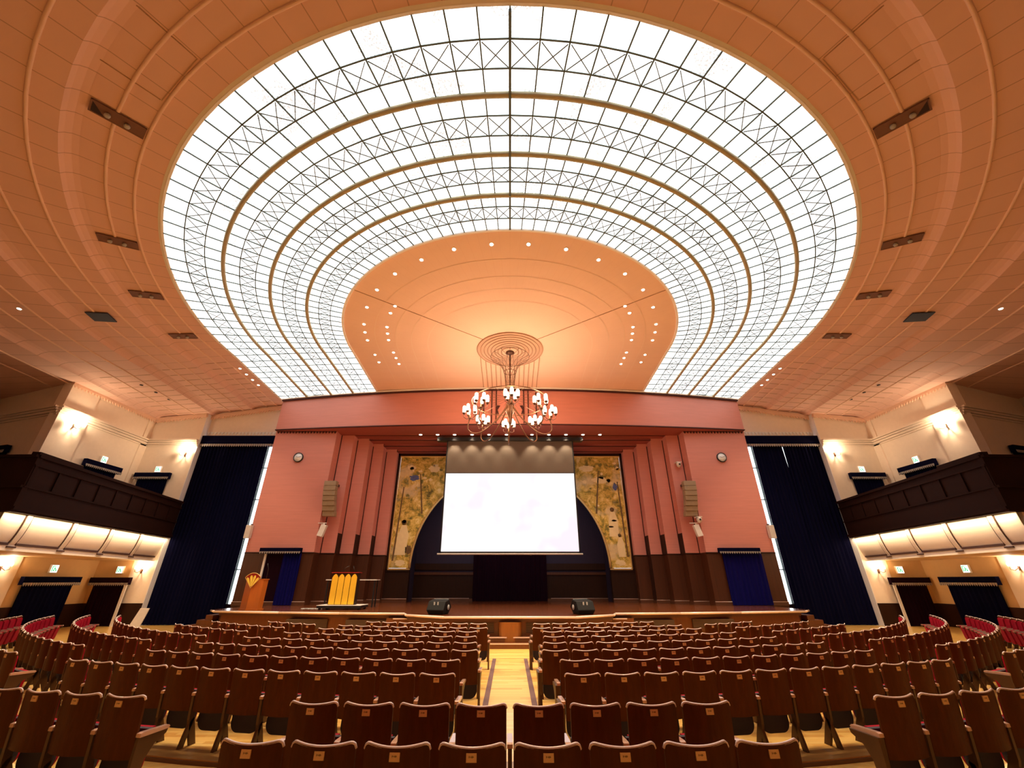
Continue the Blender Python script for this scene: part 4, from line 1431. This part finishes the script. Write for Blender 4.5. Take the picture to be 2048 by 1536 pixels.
# wedge monitors
for s in (-1, 1):
    mx_, my_ = s * 2.62 + 0.03, 16.95
    t = thing('stage_monitor', 'black wedge loudspeaker on the %s end of the stage apron' % SIDE[s], 'speaker', (mx_, my_, ZS))
    q = [(-.0, -.30, 0), (0, .26, 0), (0, .34, .22), (0, .12, .47), (0, -.20, .42), (0, -.36, .14)]
    body = MB()
    ww = [0.27 + 0.07 * min(1.0, c / 0.14) for _, b, c in q]
    body.add([(mx_ - k_, my_ + b, ZS + 0.005 + c * .98) for k_, (_, b, c) in zip(ww, q)] + [(mx_ + k_, my_ + b, ZS + 0.005 + c * .98) for k_, (_, b, c) in zip(ww, q)],
             [(0, 1, 2, 3, 4, 5), (11, 10, 9, 8, 7, 6)] + [(i, (i + 1) % 6, (i + 1) % 6 + 6, i + 6) for i in range(6)])
    o = body.build('cabinet', M['speaker'], t, bevel=0.02)
    g = MB().extrude([(mx_ - .30, my_ + .135, ZS + .475), (mx_ + .30, my_ + .135, ZS + .475), (mx_ + .30, my_ + .345, ZS + .24), (mx_ - .30, my_ + .345, ZS + .24)], (0, .01, .012))
    g.build('grille', M['black'], t)
    hn = MB()
    for dx in (-.10, .04):
        hn.box(mx_ + dx, mx_ + dx + .05, my_ - .27, my_ - .245, ZS + .30, ZS + .40)
    hn.build('handle', M['grey'], t)
    MB().lathe([(0.09, 0.0), (0.09, 0.012)], (mx_ - s * .34 + (-0.012 if s > 0 else 0.0), my_ + .05, ZS + .22), 14, 'X').build('side_port', M['grey'], t)
    t.rotation_euler = (0, 0, s * R(16))

# clocks
for s in (-1, 1):
    t = thing('wall_clock', 'round white wall clock on the pink wall %s of the stage' % SIDE[s], 'clock', (s * 11.87, 22.4, 8.2))
    c = (s * 11.87, 22.39, 8.2)
    MB().lathe([(0.27, 0.0), (0.27, -0.07), (0.235, -0.085), (0.225, -0.06)], c, 28, 'Y').build('case', M['black'], t)
    MB().lathe([(0.228, -0.055), (0.228, -0.065)], c, 28, 'Y').build('face', M['clock_white'], t)
    MB().bar((c[0], c[1] - .075, c[2]), (c[0] - .11, c[1] - .075, c[2] + .03), 0.022, 0.008).build('hour_hand', M['black'], t)
    MB().bar((c[0], c[1] - .078, c[2]), (c[0] + .16, c[1] - .078, c[2] + .05), 0.016, 0.008).build('minute_hand', M['black'], t)

# line arrays and small wall loudspeakers
for s in (-1, 1):
    sd = SIDE[s]
    ax_, ay_ = s * 9.62, 21.93
    t = thing('line_array', 'tall curved beige loudspeaker column on the %s jamb of the stage opening' % sd, 'speaker', (ax_, ay_, 6.8))
    MB().box(ax_ - .04, ax_ + .04, ay_ + .10, 23.115, 6.72, 6.82).build('bracket', M['black'], t)
    for k in range(7):
        z1 = 6.80 - k * .25
        a = R(2 + 3.2 * k)
        yo = ay_ - 0.02 + 0.012 * k * k
        p = [(ax_ - .32, yo, z1), (ax_ + .32, yo, z1), (ax_ + .32, yo + .06 * k / 6, z1 - .245), (ax_ - .32, yo + .06 * k / 6, z1 - .245)]
        md = MB().extrude(p, (0, .34, -.0))
        md.build('speaker_module', M['beige'], t, bevel=0.015)
    bx_, by_, bz_ = s * 9.72, 22.18, 4.35
    t = thing('wall_speaker', 'small white loudspeaker tilted on a bracket below the %s beige speaker column' % sd, 'speaker', (bx_, by_, bz_))
    MB().bar((bx_ - .32, by_ + .18, bz_ + .34), (bx_ + .12, by_ + .18, bz_ + .34), .04).build('bracket', M['offwhite'], t)
    MB().bar((bx_, by_ + .2, bz_ + .34), (bx_, by_ + .05, bz_), .05).build('bracket_arm', M['offwhite'], t)
    MB().extrude([(bx_ - .20, by_ - .05, bz_ - .30), (bx_ + .08, by_ - .05, bz_ - .36), (bx_ + .20, by_ + .02, bz_ + .22), (bx_ - .08, by_ + .02, bz_ + .28)] if s < 0 else
                 [(bx_ - .08, by_ - .05, bz_ - .36), (bx_ + .20, by_ - .05, bz_ - .30), (bx_ + .08, by_ + .02, bz_ + .28), (bx_ - .20, by_ + .02, bz_ + .22)], (0, .22, .0)).build('cabinet', M['offwhite'], t, bevel=0.02)
    wx, wy, wz = s * 13.5, 22.25, 4.35
    t = thing('wall_speaker', 'small grey loudspeaker on the outer edge of the pink wall, %s side' % sd, 'speaker', (wx, wy, wz))
    MB().box(wx - .14, wx + .14, wy - .12, wy + .12, wz - .42, wz + .22).build('cabinet', M['offwhite'], t, bevel=0.02)
    MB().box(wx - .05, wx + .05, wy + .1, wy + .16, wz - .05, wz + .30).build('bracket', M['brown_metal'], t)


def dome_camera(p, label):
    t = thing('camera_unit', label, 'camera', p)
    MB().lathe([(0.11, 0.0), (0.13, -0.05), (0.13, -0.14), (0.09, -0.24), (0.03, -0.28)], p, 14).build('housing', M['offwhite'], t)
    MB().box(p[0] - .14, p[0] + .14, p[1] - .1, p[1] + .25, p[2] - .01, p[2] + .04).build('shelf_bracket', M['offwhite'], t)
    MB().lathe([(0.05, 0.0), (0.05, -0.03)], (p[0], p[1] - .11, p[2] - .12), 10, 'Y').build('lens', M['black'], t)


dome_camera((9.62, 22.9, 8.05), 'small white camera high on the right jamb above the beige speaker column')
dome_camera((9.85, 22.15, 4.95), 'small white camera directly above the tilted white loudspeaker on the right jamb')

# beige board on the floor by the left curtain
bb = MB().extrude([(-16.95, 20.9, 0.005), (-16.45, 20.9, 0.005), (-16.40, 21.1, 0.85), (-16.80, 21.1, 0.85)], (0, 0.04, 0))
tag(bb.build('notice_board', M['offwhite']), 'small blank beige board standing on the floor by the left navy curtain', 'board')

# ------------------------------------------------------------------ theatre seats
W, HC = 0.53, 0.91
HW = 0.232


def panel(mb, d0, d1, w=0.232, z0=0.40, z1=0.912, rc=0.042, n=14):
    """solid curved panel with rounded upper corners"""
    us = [-1 + 2 * i / n for i in range(n + 1)]
    us = sorted(set(us + [-1 + 2 * k for k in (0.02, 0.05, 0.09)] + [1 - 2 * k for k in (0.02, 0.05, 0.09)]))
    cols = []
    for u in us:
        x = u * w
        e = max(0.0, rc - (w - abs(x)))
        top = z1 - 0.024 * (1 - (x / w) ** 2) - (rc - math.sqrt(max(0, rc * rc - e * e)))
        cols.append((x, top))
    nv = 4
    vs, fs = [], []
    for side, d in ((0, d0), (1, d1)):
        for x, top in cols:
            for j in range(nv + 1):
                z = z0 + (top - z0) * j / nv
                v = (z - 0.40) / 0.51
                vs.append((x, -0.055 * v - 0.05 * (1 - (x / w) ** 2) + d, z))
    k = nv + 1
    m = len(cols)
    for side in (0, 1):
        o = side * m * k
        for i in range(m - 1):
            for j in range(nv):
                f = (o + i * k + j, o + (i + 1) * k + j, o + (i + 1) * k + j + 1, o + i * k + j + 1)
                fs.append(f if side else f[::-1])
    o = m * k
    for i in range(m - 1):
        fs.append((i * k, o + i * k, o + (i + 1) * k, (i + 1) * k))
        fs.append((i * k + nv, (i + 1) * k + nv, o + (i + 1) * k + nv, o + i * k + nv))
    for i in (0, m - 1):
        for j in range(nv):
            fs.append((i * k + j, i * k + j + 1, o + i * k + j + 1, o + i * k + j))
    mb.add(vs, fs)
    return mb, cols


def seat_parts():
    """the meshes of one seat, local: facing +y, floor at z 0"""
    P = {}
    mb, cols = panel(MB(), 0.0, 0.022)
    P['backrest'] = (mb, 'chair_wood', 0)
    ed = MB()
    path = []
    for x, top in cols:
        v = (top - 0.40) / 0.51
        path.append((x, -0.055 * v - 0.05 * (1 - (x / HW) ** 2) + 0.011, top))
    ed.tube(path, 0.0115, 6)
    P['top_edge'] = (ed, 'chair_edge_glint', 0)
    mb, _ = panel(MB(), 0.022, 0.052, 0.195, 0.44, 0.866, 0.06)
    P['back_cushion'] = (mb, 'velvet', 0)
    su = MB()
    # folded tip-up seat: rounded lower corners
    pts = []
    hw, zt, zb_, rc = 0.215, 0.60, 0.175, 0.12
    for i in range(9):
        a = pi + pi / 2 * i / 8
        pts.append((-hw + rc + rc * cos(a), zb_ + rc + rc * sin(a)))
    for i in range(9):
        a = 1.5 * pi + pi / 2 * i / 8
        pts.append((hw - rc + rc * cos(a), zb_ + rc + rc * sin(a)))
    pts += [(hw, zt), (-hw, zt)]
    su.extrude([(x, 0.105 + (z - zb_) * 0.06, z) for x, z in pts], (0, 0.05, 0))
    P['seat'] = (su, 'seat_under', 0)
    sc_ = MB()
    sc_.extrude([(x * .82, 0.155 + (z - zb_) * 0.06, zb_ + .02 + (z - zb_) * .95) for x, z in pts], (0, 0.05, 0))
    P['seat_cushion'] = (sc_, 'velvet', 0)
    return P


def standard(x):
    """cast side standard at x: slanted rear leg, front leg and arm support"""
    s_ = MB()
    t = 0.036
    prof = [(-0.035, 0.62), (0.02, 0.62), (0.06, 0.52), (0.24, 0.54), (0.25, 0.575), (-0.01, 0.60)]
    leg1 = [(-0.03, 0.60), (0.035, 0.60), (0.075, 0.32), (0.13, 0.20), (0.21, 0.0), (0.12, 0.0), (0.05, 0.16), (0.0, 0.30)]
    leg2 = [(0.035, 0.30), (0.085, 0.32), (0.055, 0.18), (0.02, 0.0), (-0.05, 0.0), (-0.01, 0.16)]
    arm = [(0.0, 0.575), (0.27, 0.575), (0.25, 0.545), (0.10, 0.47), (0.03, 0.40)]
    for p in (leg1, leg2, arm):
        s_.extrude([(x - t / 2, y, z) for y, z in p], (t, 0, 0))
    return s_


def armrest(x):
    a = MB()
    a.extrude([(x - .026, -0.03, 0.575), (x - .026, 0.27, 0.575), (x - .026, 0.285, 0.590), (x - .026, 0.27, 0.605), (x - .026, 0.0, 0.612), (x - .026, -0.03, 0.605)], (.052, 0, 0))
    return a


def end_panel(x):
    p = MB()
    t = 0.03
    prof = [(-0.03, 0.575), (0.28, 0.575), (0.27, 0.54), (0.16, 0.48), (0.10, 0.38), (0.085, 0.25), (0.11, 0.12), (0.15, 0.0), (0.0, 0.0), (-0.02, 0.2), (-0.03, 0.4)]
    p.extrude([(x - t / 2, y, z) for y, z in prof], (t, 0, 0))
    return p


plate = MB()
plate.box(-0.036, 0.036, -0.1065, -0.0965, 0.818, 0.868)


def mesh_of(mb, name, mat):
    o = mb.build(name, mat)
    me = o.data
    bpy.data.objects.remove(o)
    return me


SP = seat_parts()
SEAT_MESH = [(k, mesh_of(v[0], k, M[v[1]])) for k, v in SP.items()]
SEAT_MESH.append(('number_plate', mesh_of(plate, 'number_plate', M['plate'])))
SEAT_MESH.append(('standard', mesh_of(standard(-W / 2), 'standard', M['chair_iron'])))
SEAT_MESH.append(('armrest', mesh_of(armrest(-W / 2), 'armrest', M['arm_glint'])))
EXTRA_R = [('end_panel', mesh_of(end_panel(W / 2), 'end_panel', M['chair_iron'])), ('armrest', mesh_of(armrest(W / 2), 'armrest_end', M['arm_glint']))]
EXTRA_L = [('end_panel', mesh_of(end_panel(-W / 2 - 0.034), 'end_panel', M['chair_iron']))]

ROWR = {1: 14.30, 2: 15.40, 3: 16.24, 4: 17.17, 5: 18.13, 6: 19.08, 7: 20.05, 8: 21.08, 9: 22.80, 10: 23.82}
seats = []          # (row, phi, side, block, index, last, radius, z)
CENTRE = {1: (7, .89), 2: (8, .81), 3: (8, 1.01), 4: (9, .96), 5: (10, .88), 6: (11, .795), 7: (11, 1.0), 8: (12, .95)}
for row, (n_, x0) in CENTRE.items():
    r = ROWR[row]
    for s in (-1, 1):
        for i in range(n_):
            seats.append(dict(row=row, phi=s * (x0 + W * i) / r, s=s, block='centre', i=i, n=n_, z=0.0))
for row in (9, 10):
    for s in (-1, 1):
        for i in range(4):
            seats.append(dict(row=row, phi=s * (0.265 + W * i) / ROWR[row], s=s, block='rear', i=i, n=4, z=0.065))
        a0 = R(9.72) if row == 9 else R(11.4)
        for i in range(4 if row == 9 else 2):
            seats.append(dict(row=row, phi=s * (a0 + W * i / ROWR[row]), s=s, block='rear side', i=i, n=9, z=0.065))
SIDEB = {2: (24.3, 4, 13.60), 3: (24.7, 7, 14.50), 4: (25.0, 7, 15.45), 5: (25.1, 17, 16.40), 6: (26.0, 19, 17.33), 7: (26.8, 20, 18.30), 8: (26.5, 22, 19.22)}
SCY = 25.5             # centre of the side arcs
for row, (a0, n_, r) in SIDEB.items():
    for s in (-1, 1):
        for i in range(n_):
            seats.append(dict(row=row, phi=s * (R(a0) + W * i / r), s=s, block='side', i=i, n=n_, z=0.0, r=r, cy=SCY))


def project(p):
    f, th = 814.0, R(25.7)
    x, y, z = p[0], p[1], p[2] - EYE
    zc = y * cos(th) + z * sin(th)
    if zc < 0.3:
        return None
    return 1020 + f * x / zc, 768 - f * (-y * sin(th) + z * cos(th)) / zc


keep = []
for q in seats:
    r = q.get('r', ROWR[q['row']]) - 0.055
    x, y = r * sin(q['phi']), q.get('cy', RC[1]) - r * cos(q['phi'])
    pr = project((x, y, q['z'] + 0.91))
    if pr is None or not (-45 < pr[0] < 2093) or pr[1] > 1570:
        continue
    q['x'], q['y'] = x, y
    q['d'] = math.hypot(x, y)
    # which way it shows: seen from behind or from the front
    q['front'] = (-sin(q['phi']) * x + cos(q['phi']) * y) < 0
    keep.append(q)
keep.sort(key=lambda q: q['d'])
MAXS = 300
individual, rest = keep[:MAXS], keep[MAXS:]


def seat_label(q):
    row, sd, i = ORD[q['row']], SIDE[q['s']], ORD[q['i'] + 1]
    if q['block'] == 'centre':
        return 'brown wooden theatre seat, %s row from the stage, %s seat %s of the centre aisle' % (row, i, sd)
    if q['block'] == 'rear':
        return 'brown wooden theatre seat behind the cross aisle, %s row, %s seat %s of the middle' % (row, i, sd)
    if q['block'] == 'rear side':
        return 'brown wooden theatre seat behind the cross aisle, %s row, %s in the %s block' % (row, i, sd)
    col = 'red-cushioned' if q['front'] else 'brown wooden'
    return '%s theatre seat, %s side block, %s row from the stage, %s from its aisle' % (col, sd, row, i)


def extras(q):
    if q['block'] == 'centre':
        # the standard sits on the chair's left; the right end of each half row needs another
        if q['s'] < 0 and q['i'] == 0 or q['s'] > 0 and q['i'] == q['n'] - 1:
            return EXTRA_R
        if q['s'] < 0 and q['i'] == q['n'] - 1 or q['s'] > 0 and q['i'] == 0:
            return EXTRA_L
    elif q['block'] == 'rear':
        if q['s'] > 0 and q['i'] == 3:
            return EXTRA_R
        if q['s'] < 0 and q['i'] == 3:
            return EXTRA_L
    else:
        if q['s'] < 0 and q['i'] == 0 or (q['s'] > 0 and q['i'] == q['n'] - 1):
            return EXTRA_R
        if q['s'] > 0 and q['i'] == 0 or (q['s'] < 0 and q['i'] == q['n'] - 1):
            return EXTRA_L
    return []


for q in individual:
    root = bpy.data.objects.new('theatre_seat', None)
    root.empty_display_size = 0.2
    root.location = (q['x'], q['y'], q['z'])
    root.rotation_euler = (0, 0, q['phi'])
    root['label'] = seat_label(q)
    root['category'] = 'seat'
    root['group'] = 'wooden seats of the auditorium in curved rows'
    C.objects.link(root)
    for nm, me in SEAT_MESH + extras(q):
        o = bpy.data.objects.new(nm, me)
        o.parent = root
        C.objects.link(o)
if rest:
    bm = bmesh.new()
    mats = []
    for q in rest:
        mw = Matrix.Translation((q['x'], q['y'], q['z'])) @ Matrix.Rotation(q['phi'], 4, 'Z')
        for nm, me in SEAT_MESH + extras(q):
            mt = me.materials[0]
            if mt not in mats:
                mats.append(mt)
            n0 = len(bm.verts)
            f0 = len(bm.faces)
            bm.from_mesh(me)
            bm.verts.ensure_lookup_table()
            bm.faces.ensure_lookup_table()
            bmesh.ops.transform(bm, matrix=mw, verts=bm.verts[n0:])
            for f_ in bm.faces[f0:]:
                f_.material_index = mats.index(mt)
    me = bpy.data.meshes.new('far_theatre_seats')
    bm.to_mesh(me)
    bm.free()
    for mt in mats:
        me.materials.append(mt)
    o = bpy.data.objects.new('far_theatre_seats', me)
    C.objects.link(o)
    o['label'] = 'far theatre seats with red cushions at the ends of the side rows'
    o['category'] = 'seats'
    o['kind'] = 'stuff'
print('SEATS', len(keep), len(rest))
